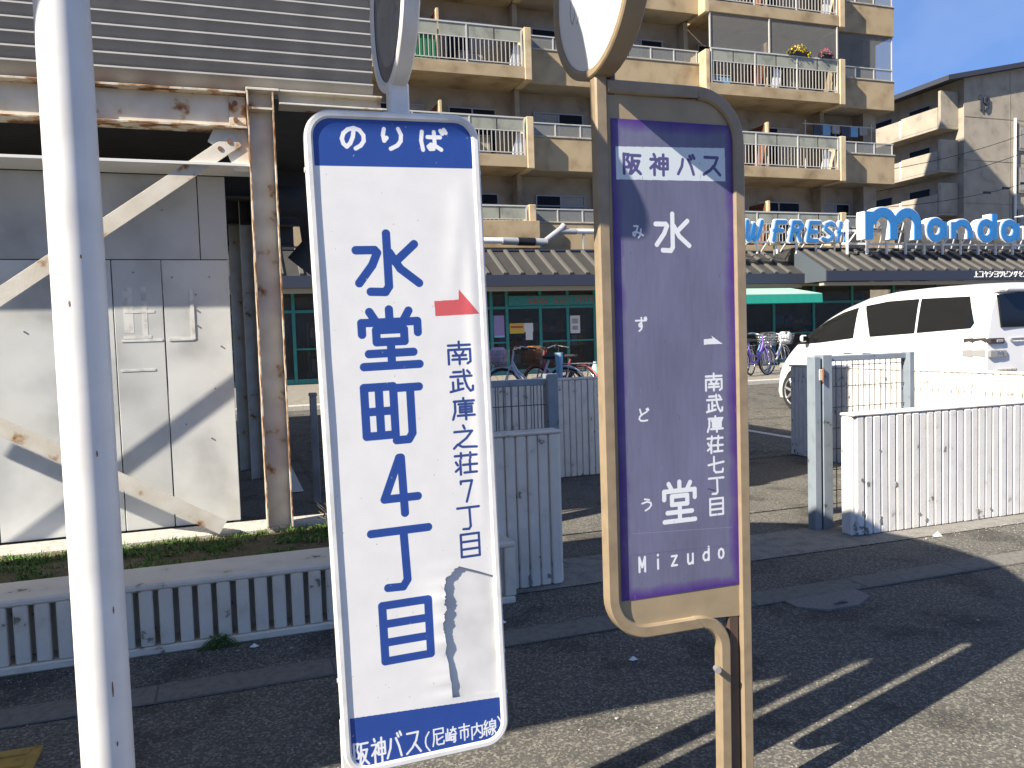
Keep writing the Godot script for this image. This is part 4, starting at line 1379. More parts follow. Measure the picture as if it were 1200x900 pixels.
	# low wall stepping out at first-floor level
	part(o, "low_parapet", boxm(Vector3(-3.4, 3.95, z0 + 0.035), Vector3(9.3, 4.80, z0 + 0.14), 0.01), M.cream)
	# rainwater pipes
	for x in [11.9, 23.2]:
		var st := newst()
		tube(st, [Vector3(x, 0.5, zw + 0.12), Vector3(x, 17.5, zw + 0.12)], 0.055, 8)
		part(o, "downpipe", st, M.plaster_gray)

func balcony_things() -> void:
	# air conditioners
	for a in [[5.62, 6.84, "white outdoor air conditioner on the balcony above the white sign"], [4.2, 9.56, "white outdoor air conditioner on the top left balcony"], [22.35, 4.2, "white outdoor air conditioner above the last letters of the shop sign"]]:
		var o := thing("air_conditioner", a[2], "air conditioner", Vector3(a[0], a[1], -25.0), "air conditioners on the balconies")
		var p := Vector3(a[0], a[1] + 0.05, -25.05)
		part(o, "casing", boxm(p + Vector3(-0.39, 0, -0.15), p + Vector3(0.39, 0.56, 0.15), 0.02), M.white_plain)
		var st := newst()
		for i in 24:
			var a0 := TAU * i / 24
			var a1 := TAU * (i + 1) / 24
			tri(st, p + Vector3(-0.08, 0.28, 0.152), p + Vector3(-0.08 + cos(a0) * 0.22, 0.28 + sin(a0) * 0.22, 0.152), p + Vector3(-0.08 + cos(a1) * 0.22, 0.28 + sin(a1) * 0.22, 0.152))
		var f := part(o, "fan_opening", st, M.black_trim)
		for r in [0.10, 0.17, 0.225]:
			st = newst()
			var ring: Array = []
			for i in 25:
				ring.append(p + Vector3(-0.08 + cos(TAU * i / 24) * r, 0.28 + sin(TAU * i / 24) * r, 0.158))
			tube(st, ring, 0.006, 5, false)
			part(f, "guard_ring", st, M.plaster_gray)
		st = newst()
		tube(st, [p + Vector3(-0.08, 0.28, 0.153), p + Vector3(-0.08, 0.28, 0.168)], 0.045, 12)
		part(f, "hub", st, M.plaster_gray)
		for s in [-0.28, 0.28]:
			part(o, "foot", boxm(p + Vector3(s - 0.06, -0.06, -0.15), p + Vector3(s + 0.06, -0.001, 0.15), 0.0), M.black_trim)
	# leaning white boards and folded chairs
	for a in [[20.45, 6.84, "white folded board leaning inside the rail over the shop sign"], [18.35, 9.55, "white folded board leaning inside the rail of the flowered balcony"], [20.5, 12.26, "white folded board leaning inside the highest rail"], [8.72, 9.55, "white rolled blind standing at the end of the upper left balcony"], [8.72, 6.84, "white rolled blind standing at the end of the lower left balcony"]]:
		var o := thing("leaning_board", a[2], "board", Vector3(a[0], a[1], -24.2))
		var xf := Transform3D(Basis(Vector3.BACK, -0.24), Vector3(a[0], a[1], -24.16))
		var st := newst()
		box(st, Vector3(-0.16, 0.0, -0.03), Vector3(0.16, 0.72, 0.0), 0.01, xf)
		part(o, "board", st, M.white_plain)
		st = newst()
		box(st, Vector3(-0.13, 0.30, -0.045), Vector3(0.13, 0.36, -0.031), 0.0, xf)
		part(o, "cross_bar", st, M.plaster_gray)
	# flowers on the rail
	rng.seed = 5
	for f in [[19.25, 10.72, M.yellow_flower, "yellow chrysanthemums in a trough on the balcony rail", 0.42], [20.42, 10.72, M.pink_flower, "pink flowers in a trough on the balcony rail", 0.30]]:
		var o := thing("flower_trough", f[3], "flowers", Vector3(f[0], f[1], -24.0))
		var st := newst()
		box(st, Vector3(f[0] - f[4], f[1], -24.13), Vector3(f[0] + f[4], f[1] + 0.14, -23.96), 0.02)
		part(o, "trough", st, M.black_trim)
		var petals := newst()
		var leaves := newst()
		for i in 260:
			var p := Vector3(f[0] + rng.randf_range(-1, 1) * f[4], f[1] + 0.12 + rng.randf() * 0.24, -24.05 + rng.randf_range(-0.13, 0.16))
			p.y -= 0.2 * pow(absf(p.x - f[0]) / f[4], 2.0)
			var e := Vector3(rng.randf_range(-1, 1), rng.randf_range(-1, 1), rng.randf_range(-1, 1)).normalized() * 0.035
			var g := e.cross(Vector3(rng.randf(), rng.randf(), rng.randf())).normalized() * 0.03
			quad(petals if i % 3 else leaves, p - e, p - g, p + e, p + g)
		part(o, "petals", petals, f[2])
		part(o, "leaves", leaves, M.leaf)
	# storage boxes, buckets and bedding on other balconies
	var bits := [[16.6, 9.55, 0.7, 0.5, M.bike_blue, "blue storage box on the screened balcony"], [19.6, 9.55, 0.5, 0.9, M.soffit, "tall beige cabinet on the screened balcony"], [17.2, 6.84, 0.6, 0.8, M.leather, "brown cupboard beside the partition over the shop sign"], [16.5, 6.84, 0.35, 1.25, M.cloth_blue, "pale blue bundle at the left end of the balcony over the shop sign"], [7.5, 9.55, 0.8, 0.55, M.plaster_gray, "grey box low on the upper left balcony"], [7.8, 6.84, 0.5, 0.7, M.soffit, "beige box low on the lower left balcony"], [12.4, 6.70, 0.6, 1.1, M.board_brown, "dark cabinet on the recessed middle balcony"], [16.9, 4.13, 0.7, 0.95, M.leather, "brown cupboard on the balcony right behind the letters"]]
	for e in bits:
		var bx := thing("storage_box", e[5], "box", Vector3(e[0], e[1], -24.9))
		part(bx, "case", boxm(Vector3(e[0] - e[2] * 0.5, e[1], -25.2), Vector3(e[0] + e[2] * 0.5, e[1] + e[3], -24.75), 0.02), e[4])
		part(bx, "lid", boxm(Vector3(e[0] - e[2] * 0.52, e[1] + e[3] + 0.001, -25.22), Vector3(e[0] + e[2] * 0.52, e[1] + e[3] + 0.04, -24.73), 0.01), M.plaster_gray)
	# washing line under the lower right balcony
	var w := thing("washing_line", "dark laundry hanging on a pole in the balcony over the shop sign", "laundry", Vector3(21.8, 6.9, -24.8))
	var st2 := newst()
	tube(st2, [Vector3(20.0, 8.62, -24.75), Vector3(23.2, 8.62, -24.75)], 0.02, 6)
	for x in [20.1, 23.1]:
		tube(st2, [Vector3(x, 6.85, -24.75), Vector3(x, 8.75, -24.75)], 0.02, 6)
	part(w, "pole", st2, M.rail_white)
	for i in 6:
		st2 = newst()
		var x := 20.45 + i * 0.42
		box(st2, Vector3(x, 8.15 + 0.08 * (i % 3), -24.77), Vector3(x + 0.34, 8.60, -24.73), 0.01)
		part(w, "garment", st2, [M.fascia, M.bike_blue, M.plaster_gray][i % 3])

# ------------------------------------------------------------------ the row of shops
func shops() -> void:
	var o := thing("shop_row", "row of shops with ribbed dark metal roof and navy fascia", "shops", Vector3(10, 0, -23.5))
	var zyx := Transform3D(Basis(Vector3.BACK, Vector3.UP, Vector3.RIGHT), Vector3.ZERO)
	for s in [[-12.0, 17.4, -21.5], [17.4, 34.0, -20.53]]:
		var z: float = s[2]
		var st := newst()
		prism(st, PackedVector2Array([Vector2(z, 2.935), Vector2(z, 2.88), Vector2(-23.2, 2.88), Vector2(-23.2, 3.74), Vector2(z - 1.45, 3.74)]), s[0] + 0.001, s[1] - 0.001, zyx)
		part(o, "roof", st, M.roof_metal)
		part(o, "fascia", boxm(Vector3(s[0], 2.62, z - 0.12), Vector3(s[1], 2.934, z + 0.03), 0.006), M.fascia)
		part(o, "soffit_beam", boxm(Vector3(s[0] + 0.02, 2.50, z - 0.35), Vector3(s[1] - 0.02, 2.60, z - 0.14), 0.0), M.soffit)
		part(o, "ridge_cap", boxm(Vector3(s[0], 3.741, -23.22), Vector3(s[1], 3.81, z - 1.40), 0.01), M.fascia)
		var slope := atan2(3.74 - 2.935, 1.45)
		var len := Vector2(1.45, 0.805).length()
		var rib := finish(boxm(Vector3(-0.055, 0.0, -len + 0.02), Vector3(0.055, 0.07, 0), 0.008))
		var x: float = s[0] + 0.3
		while x < s[1] - 0.1:
			var r := put(o, "roof_rib", rib, M.roof_rib)
			r.transform = Transform3D(Basis(Vector3.RIGHT, slope), Vector3(x, 2.938, z) - o.position)
			x += 0.50
	# end of the forward roof
	var st := newst()
	prism(st, PackedVector2Array([Vector2(-20.50, 2.622), Vector2(-20.50, 2.97), Vector2(-21.97, 3.80), Vector2(-21.97, 2.622)]), 17.36, 17.398, zyx)
	part(o, "roof_end", st, M.fascia_pale)
	part(o, "ceiling", boxm(Vector3(-12, 2.601, -25.4), Vector3(34, 2.619, -21.62), 0.0), M.soffit)
	part(o, "flat_roof", boxm(Vector3(-12, 3.45, -25.45), Vector3(34, 3.60, -23.23), 0.0), M.roof_metal)
	part(o, "end_wall", boxm(Vector3(-12.1, 0, -25.4), Vector3(-12.0, 3.4, -22.6), 0.0), M.soffit)
	# shop fronts: bays of teal frames
	var zf := -22.6
	var xs := [-2.0, 0.6, 1.62, 2.9, 4.3, 5.8, 7.20, 7.68, 8.73, 9.61, 10.50, 11.8, 13.1, 14.4, 15.6, 17.0, 18.6, 20.2, 22.0, 24.0, 26.0, 28.0]
	for i in xs.size():
		part(o, "mullion", boxm(Vector3(xs[i] - 0.045, 0.09, zf - 0.05), Vector3(xs[i] + 0.045, 2.60, zf + 0.05), 0.006), M.teal)
		if i + 1 == xs.size():
			break
		var a: float = xs[i] + 0.0455
		var c: float = xs[i + 1] - 0.0455
		part(o, "sill", boxm(Vector3(a, 0.09, zf - 0.06), Vector3(c, 0.24, zf + 0.06), 0.006), M.teal)
		part(o, "transom", boxm(Vector3(a, 2.02, zf - 0.05), Vector3(c, 2.10, zf + 0.045), 0.006), M.teal)
		if i % 3 != 1:
			part(o, "mid_rail", boxm(Vector3(a, 1.02, zf - 0.03), Vector3(c, 1.07, zf + 0.03), 0.0), M.teal)
		part(o, "pane", boxm(Vector3(a, 0.24, zf - 0.008), Vector3(c, 2.02, zf + 0.0), 0.0), M.pane)
		part(o, "pane", boxm(Vector3(a, 2.10, zf - 0.008), Vector3(c, 2.60, zf + 0.0), 0.0), M.pane)
	# sign band over the shop windows between the two signs
	var band := part(o, "sign_band", boxm(Vector3(7.73, 2.11, zf + 0.046), Vector3(10.45, 2.40, zf + 0.075), 0.004), M.teal)
	rng.seed = 17
	for i in 13:
		if i in [4, 8]:
			continue
		var x := 8.35 + i * 0.165
		st = newst()
		for k in 5:
			var h := k % 2 == 0
			var cx := x + rng.randf_range(0.01, 0.09)
			var cy := 2.19 + k * 0.035
			if h:
				box(st, Vector3(x, cy, zf + 0.0755), Vector3(x + 0.12, cy + 0.018, zf + 0.080 + 0.001 * k), 0.0)
			else:
				box(st, Vector3(cx, cy - 0.03, zf + 0.0755), Vector3(cx + 0.02, cy + 0.05, zf + 0.080 + 0.001 * k), 0.0)
		part(band, "red_character", st, M.red_print)
	# notices stuck to the glass
	for p in [[7.27, 1.26, 7.60, 1.84, "purple_print"], [7.28, 1.20, 7.60, 1.27, "cloth_blue"], [7.76, 1.30, 8.22, 1.60, "yellow_print"], [7.80, 1.46, 8.18, 1.52, "red_print"], [8.22, 1.34, 8.50, 1.60, "paper"], [8.26, 1.10, 8.48, 1.34, "paper"], [9.70, 1.26, 10.02, 1.79, "paper"], [9.76, 1.55, 9.96, 1.70, "plaster_gray"], [9.77, 1.36, 9.95, 1.48, "plaster_gray"], [10.56, 1.0, 10.75, 1.22, "cloth_blue"]]:
		var deep: float = 0.004 if p[4] in ["red_print", "plaster_gray"] else 0.0
		part(o, "notice", boxm(Vector3(p[0], p[1], zf + 0.001), Vector3(p[2], p[3], zf + 0.004 + deep), 0.0), M[p[4]])
	# fascia lettering
	var line := "上コヤショッピングセンター"
	for i in line.length():
		st = newst()
		cut_letter(st, fitted(line[i], Vector2(23.45 + i * 0.22, 2.80), 0.185, 0.20, 0.03), 0.03, -20.50, -20.485, 0.0006)
		part(o, "fascia_letter", st, M.letter_white)
	# awning
	var aw := thing("awning", "green shop awning with pale top over the parked bicycles", "awning", Vector3(15.2, 2.0, -20.4))
	st = newst()
	prism(st, PackedVector2Array([Vector2(-21.4, 2.47), Vector2(-21.4, 2.43), Vector2(-19.95, 2.18), Vector2(-19.95, 2.22)]), 12.6, 16.75, zyx)
	part(aw, "canvas_top", st, M.awning_pale)
	st = newst()
	for i in 28:
		var x0 := lerpf(12.6, 16.75, i / 28.0)
		var x1 := lerpf(12.6, 16.75, (i + 1) / 28.0)
		var za := -19.94 + 0.002 * (i % 2)
		var zc := -19.94 + 0.002 * ((i + 1) % 2)
		quad(st, Vector3(x0, 1.95, za + 0.02), Vector3(x1, 1.95, zc + 0.02), Vector3(x1, 2.20, zc), Vector3(x0, 2.20, za))
		quad(st, Vector3(x0, 2.20, za - 0.006), Vector3(x1, 2.20, zc - 0.006), Vector3(x1, 1.95, zc + 0.014), Vector3(x0, 1.95, za + 0.014))
	part(aw, "valance", st, M.awning)
	for x in [12.7, 14.6, 16.6]:
		st = newst()
		tube(st, [Vector3(x, 2.16, -19.98), Vector3(x, 2.10, -20.8), Vector3(x, 2.40, -21.55)], 0.015, 6)
		part(aw, "arm", st, M.alloy)
	# shelves with goods inside the shops
	rng.seed = 23
	var goods := [M.red_print, M.yellow_print, M.paper, M.leather, M.bike_blue, M.cream_pale, M.leaf, M.purple_print]
	var k := 0
	for x in [-0.6, 3.0, 5.4, 8.1, 10.0, 12.4, 14.2, 16.0, 19.0, 22.0]:
		var names := ["by the teal door under the steel building", "behind the window left of the white sign", "behind the window hidden by the white sign", "behind the pasted notices", "behind the shop window with one white notice", "behind the purple panel", "under the left half of the awning", "under the right half of the awning", "behind the white van", "beyond the white van"]
		var s := thing("shop_shelf", "dim shelves of goods inside the shop %s" % names[k], "shelf", Vector3(x, 0.09, -24.4), "shelves inside the shops")
		k += 1
		for yy in [0.35, 0.85, 1.35]:
			part(s, "shelf_board", boxm(Vector3(x - 0.85, yy, -24.6), Vector3(x + 0.85, yy + 0.03, -24.2), 0.0), M.soffit)
			var gx: float = x - 0.8
			while gx < x + 0.7:
				var w := rng.randf_range(0.10, 0.28)
				var h := rng.randf_range(0.12, 0.36)
				part(s, "carton", boxm(Vector3(gx, yy + 0.031, -24.55), Vector3(gx + w, yy + 0.031 + h, -24.25 + rng.randf_range(0, 0.05)), 0.0), goods[rng.randi() % 8])
				gx += w + 0.03
		for sx in [-0.88, 0.86]:
			part(s, "upright", boxm(Vector3(x + sx, 0.0901, -24.6), Vector3(x + sx + 0.02, 1.8, -24.2), 0.0), M.soffit)
	# pipe run along the roof
	var pp := thing("pipe_run", "white and grey lagged pipe running along the shop roof", "pipe", Vector3(9, 3.8, -23.5))
	st = newst()
	tube(st, [Vector3(4.0, 4.12, -23.45), Vector3(7.9, 4.12, -23.45)], 0.09, 10)
	part(pp, "white_pipe", st, M.white_plain)
	st = newst()
	tube(st, [Vector3(7.9, 4.11, -23.45), Vector3(9.35, 4.09, -23.45)], 0.115, 10)
	tube(st, [Vector3(9.25, 4.07, -23.45), Vector3(9.85, 4.50, -23.45), Vector3(9.95, 4.62, -23.45)], 0.10, 10)
	tube(st, [Vector3(9.7, 4.42, -23.46), Vector3(10.35, 4.43, -23.46)], 0.095, 10)
	part(pp, "lagging", st, M.pipe_gray)
	st = newst()
	tube(st, [Vector3(8.4, 4.10, -23.45), Vector3(8.95, 4.095, -23.45)], 0.127, 10)
	part(pp, "black_wrap", st, M.black_trim)
	st = newst()
	tube(st, [Vector3(10.35, 4.43, -23.46), Vector3(15.0, 4.45, -23.46)], 0.085, 10)
	part(pp, "white_pipe", st, M.white_plain)
	for x in [6.0, 9.2, 10.6, 12.6]:
		part(pp, "bracket", boxm(Vector3(x - 0.03, 3.60, -23.48), Vector3(x + 0.03, 4.05 if x < 9.3 else 4.36, -23.42), 0.0), M.plaster_gray)

func store_letters() -> void:
	# cut letters on their frames
	var zl := -21.75
	var small := [["N", 14.0], ["O", 14.78], ["W", 15.65], ["F", 16.62], ["R", 17.30], ["E", 17.96], ["S", 18.55], ["H", 19.12]]
	var o := thing("roof_letters", "blue slanted NOW FRESH letters with white edges on the shop roof", "sign", Vector3(17, 3.81, zl))
	for e in small:
		var w := 0.66 if e[0] == "W" else 0.50
		var ls := fitted(e[0], Vector2(e[1], 4.30), w, 0.70, 0.12, 0.22)
		var st := newst()
		cut_letter(st, ls, 0.20, zl - 0.10, zl - 0.03, 0.0015)
		var b := part(o, "letter_back", st, M.letter_white)
		st = newst()
		cut_letter(st, ls, 0.105, zl - 0.018, zl + 0.02, 0.0015)
		part(b, "letter_face", st, M.letter_blue)
	var st := newst()
	for y in [3.93, 4.26]:
		box(st, Vector3(13.4, y, zl - 0.20), Vector3(19.6, y + 0.06, zl - 0.14), 0.0)
	var x := 13.6
	while x < 19.6:
		box(st, Vector3(x, 3.60, zl - 0.145), Vector3(x + 0.05, 4.55, zl - 0.105), 0.0)
		tube(st, [Vector3(x, 4.4, zl - 0.15), Vector3(x, 3.75, zl - 0.9)], 0.025, 5)
		x += 0.75
	part(o, "support_frame", st, M.letter_white)
	var glyphs := [
		["m", [[Vector2(19.46, 3.98), Vector2(19.46, 4.86)], arc(Vector2(20.02, 4.40), 0.44, 165, 0, 12) + [Vector2(20.46, 3.98)], arc(Vector2(21.02, 4.40), 0.44, 165, 0, 12) + [Vector2(21.46, 3.98)]], 0.30],
		["a", [arc(Vector2(22.22, 4.31), 0.28, 0, 360, 20), [Vector2(22.58, 4.58), Vector2(22.58, 4.03)]], 0.22],
		["n", [[Vector2(22.98, 4.03), Vector2(22.98, 4.58)], arc(Vector2(23.36, 4.22), 0.34, 150, 0, 12) + [Vector2(23.70, 4.03)]], 0.22],
		["d", [arc(Vector2(24.42, 4.31), 0.28, 0, 360, 20), [Vector2(24.80, 4.88), Vector2(24.80, 4.03)]], 0.22],
		["a", [arc(Vector2(25.48, 4.31), 0.28, 0, 360, 20), [Vector2(25.84, 4.58), Vector2(25.84, 4.03)]], 0.22],
		["i", [[Vector2(26.28, 4.50), Vector2(26.28, 4.03)], [Vector2(26.28, 4.84), Vector2(26.28, 4.86)]], 0.22],
	]
	var zm := -20.95
	var big := thing("store_sign", "large rounded blue mandai letters with white sides on the shop roof", "sign", Vector3(22.5, 3.81, zm))
	for g in glyphs:
		st = newst()
		cut_letter(st, g[1], g[2] + 0.07, zm - 0.36, zm - 0.035, 0.0012, true)
		var b := part(big, "letter_back", st, M.letter_white)
		st = newst()
		cut_letter(st, g[1], g[2], zm - 0.028, zm, 0.0012, true)
		part(b, "letter_face", st, M.letter_blue)
	st = newst()
	for y in [3.86, 4.28]:
		box(st, Vector3(18.9, y, zm - 0.62), Vector3(27.2, y + 0.07, zm - 0.55), 0.0)
	x = 19.0
	while x < 27.2:
		box(st, Vector3(x, 3.55, zm - 0.54), Vector3(x + 0.06, 4.66, zm - 0.48), 0.0)
		tube(st, [Vector3(x, 4.6, zm - 0.55), Vector3(x + 0.35, 3.75, zm - 1.2)], 0.03, 5)
		tube(st, [Vector3(x + 0.05, 3.9, zm - 0.50), Vector3(x + 0.6, 4.5, zm - 0.50)], 0.028, 5)
		x += 0.8
	part(big, "support_frame", st, M.letter_white)
	# lamps under the letters
	for i in 1:
		var lx := 16.55
		var l := thing("sign_lamp", "small pale floodlight at the foot of the roof letters", "lamp", Vector3(lx, 3.81, -21.4))
		part(l, "stem", boxm(Vector3(lx - 0.02, 3.55, -21.95), Vector3(lx + 0.02, 3.86, -21.9), 0.0), M.plaster_gray)
		part(l, "head", boxm(Vector3(lx - 0.20, 3.86, -22.0), Vector3(lx + 0.20, 3.98, -21.84), 0.02), M.cream_pale)

# ------------------------------------------------------------------ block 19 far right, cables
func far_block() -> void:
	var o := thing("apartment_block", "distant grey apartment block numbered 19 with side balconies", "building", Vector3(50, 0, -52))
	var x0 := 44.7
	var z0 := -40.0
	var st := newst()
	prism(st, PackedVector2Array([Vector2(x0, 0), Vector2(58, 0), Vector2(58, 16.9), Vector2(51.4, 18.05), Vector2(x0, 16.68)]), -70, z0)
	part(o, "wall", st, M.far_wall)
	st = newst()
	prism(st, PackedVector2Array([Vector2(42.9, 16.32), Vector2(51.4, 18.06), Vector2(59.5, 16.4), Vector2(59.5, 16.7), Vector2(51.4, 18.36), Vector2(42.9, 16.62)]), -71, z0 + 0.5)
	part(o, "roof", st, M.far_roof)
	for i in 6:
		var y := 13.75 - i * 2.73
		if y < 1:
			break
		part(o, "balcony_slab", boxm(Vector3(43.2, y - 0.18, -69), Vector3(x0 - 0.002, y, z0 - 0.4), 0.02), M.far_wall)
		var nb := 9
		for k in nb:
			var za := -69.0 + k * 3.15
			part(o, "parapet", boxm(Vector3(43.2, y + 0.001, za), Vector3(43.3, y + 1.12, za + 3.12), 0.0), M.white_plain if k % 2 == 0 else M.far_wall)
		part(o, "fin_wall", boxm(Vector3(43.22, y + 0.001, z0 - 0.62), Vector3(x0 - 0.003, y + (2.2 if i == 0 else 1.9), z0 - 0.42), 0.02), M.far_wall)
		part(o, "parapet", boxm(Vector3(43.19, y + 0.002, z0 - 3.6), Vector3(43.32, y + 1.2, z0 - 0.63), 0.0), M.far_wall)
		for k in 8:
			var za := -67.5 + k * 3.3
			var w := part(o, "window", boxm(Vector3(x0 - 0.03, y + 0.15, za), Vector3(x0 - 0.001, y + 2.0, za + 1.8), 0.0), M.alu_frame)
			part(w, "pane", boxm(Vector3(x0 - 0.04, y + 0.2, za + 0.06), Vector3(x0 - 0.031, y + 1.95, za + 1.74), 0.0), M.dark_glass)
		# gable joints and stair windows
		part(o, "joint", boxm(Vector3(x0 + 0.02, y + 0.55, z0), Vector3(57.9, y + 0.59, z0 + 0.015), 0.0), M.far_wall_dark)
		var w2 := part(o, "window", boxm(Vector3(49.25, y - 1.4, z0 + 0.001), Vector3(50.9, y + 0.25, z0 + 0.10), 0.0), M.far_wall_dark)
		part(w2, "pane", boxm(Vector3(49.4, y - 1.25, z0 + 0.101), Vector3(50.75, y + 0.1, z0 + 0.12), 0.0), M.plaster_gray)
	st = newst()
	tube(st, [Vector3(48.95, 0, z0 + 0.12), Vector3(48.95, 14.4, z0 + 0.12)], 0.09, 8)
	part(o, "downpipe", st, M.white_plain)
	part(o, "joint", boxm(Vector3(48.6, 0.0, z0), Vector3(48.64, 17.3, z0 + 0.016), 0.0), M.far_wall_dark)
	for e in [["1", 46.05, 0.25], ["9", 46.55, 0.48]]:
		st = newst()
		cut_letter(st, fitted(e[0], Vector2(e[1], 15.22), e[2], 1.0, 0.17), 0.17, z0 + 0.02, z0 + 0.10, 0.004)
		part(o, "number", st, M.far_roof)
	# overhead cables
	var cables := [[Vector3(24.5, 6.6, -27), Vector3(42, 11.2, -30)], [Vector3(24.5, 6.0, -27), Vector3(42, 9.3, -30)], [Vector3(24.5, 5.3, -27.5), Vector3(44, 6.5, -30)], [Vector3(24.5, 7.4, -27), Vector3(42, 12.1, -30)]]
	var lab := ["upper of the thin cables crossing in front of block 19", "middle thin cable with black clips crossing block 19", "lowest of the thin cables crossing in front of block 19", "topmost of the thin cables crossing in front of block 19"]
	for i in 4:
		var c := thing("overhead_cable", lab[i], "cable", cables[i][0], "cables across the far block")
		var pts: Array = []
		for k in 13:
			var t := k / 12.0
			pts.append(cables[i][0].lerp(cables[i][1], t) - Vector3(0, 0.5 * 4 * t * (1 - t), 0))
		st = newst()
		tube(st, pts, 0.014, 5)
		part(c, "strand", st, M.cable)
		if i == 1:
			for k in [6, 7, 8]:
				st = newst()
				box(st, pts[k] - Vector3(0.22, 0.04, 0.04), pts[k] + Vector3(0.22, 0.07, 0.04), 0.02)
				part(c, "clip", st, M.black_trim)

# ------------------------------------------------------------------ white van
func van_top(z: float) -> float:
	var P := [[-10.47, 0.42], [-10.455, 0.52], [-10.40, 0.64], [-10.30, 0.735], [-10.14, 0.857], [-9.945, 0.984], [-9.62, 1.19], [-9.35, 1.34], [-9.1, 1.445], [-8.69, 1.567], [-8.24, 1.622], [-7.8, 1.635], [-7.3, 1.632], [-6.95, 1.62], [-6.80, 1.60], [-6.72, 1.54]]
	for i in P.size() - 1:
		if z <= P[i + 1][0]:
			return lerpf(P[i][1], P[i + 1][1], clampf((z - P[i][0]) / (P[i + 1][0] - P[i][0]), 0, 1))
	return 1.54

func van_half(z: float, y: float) -> float:
	var t := van_top(z)
	var plan := 1.0
	var u := clampf((z + 10.47) / 0.9, 0, 1)
	plan *= 1.0 - 0.20 * pow(1.0 - u, 2.5)
	var v := clampf((-6.72 - z) / 0.35, 0, 1)
	plan *= 1.0 - 0.06 * pow(1.0 - v, 3.0)
	var w := 0.785
	if y < 0.24:
		w -= (0.24 - y) * 0.35
	if y > 0.92:
		w -= 0.125 * pow((y - 0.92) / 0.6, 1.25)
	var d := t - y
	if d < 0.16:
		w -= 0.14 * pow(1.0 - d / 0.16, 2.2)
	return w * plan

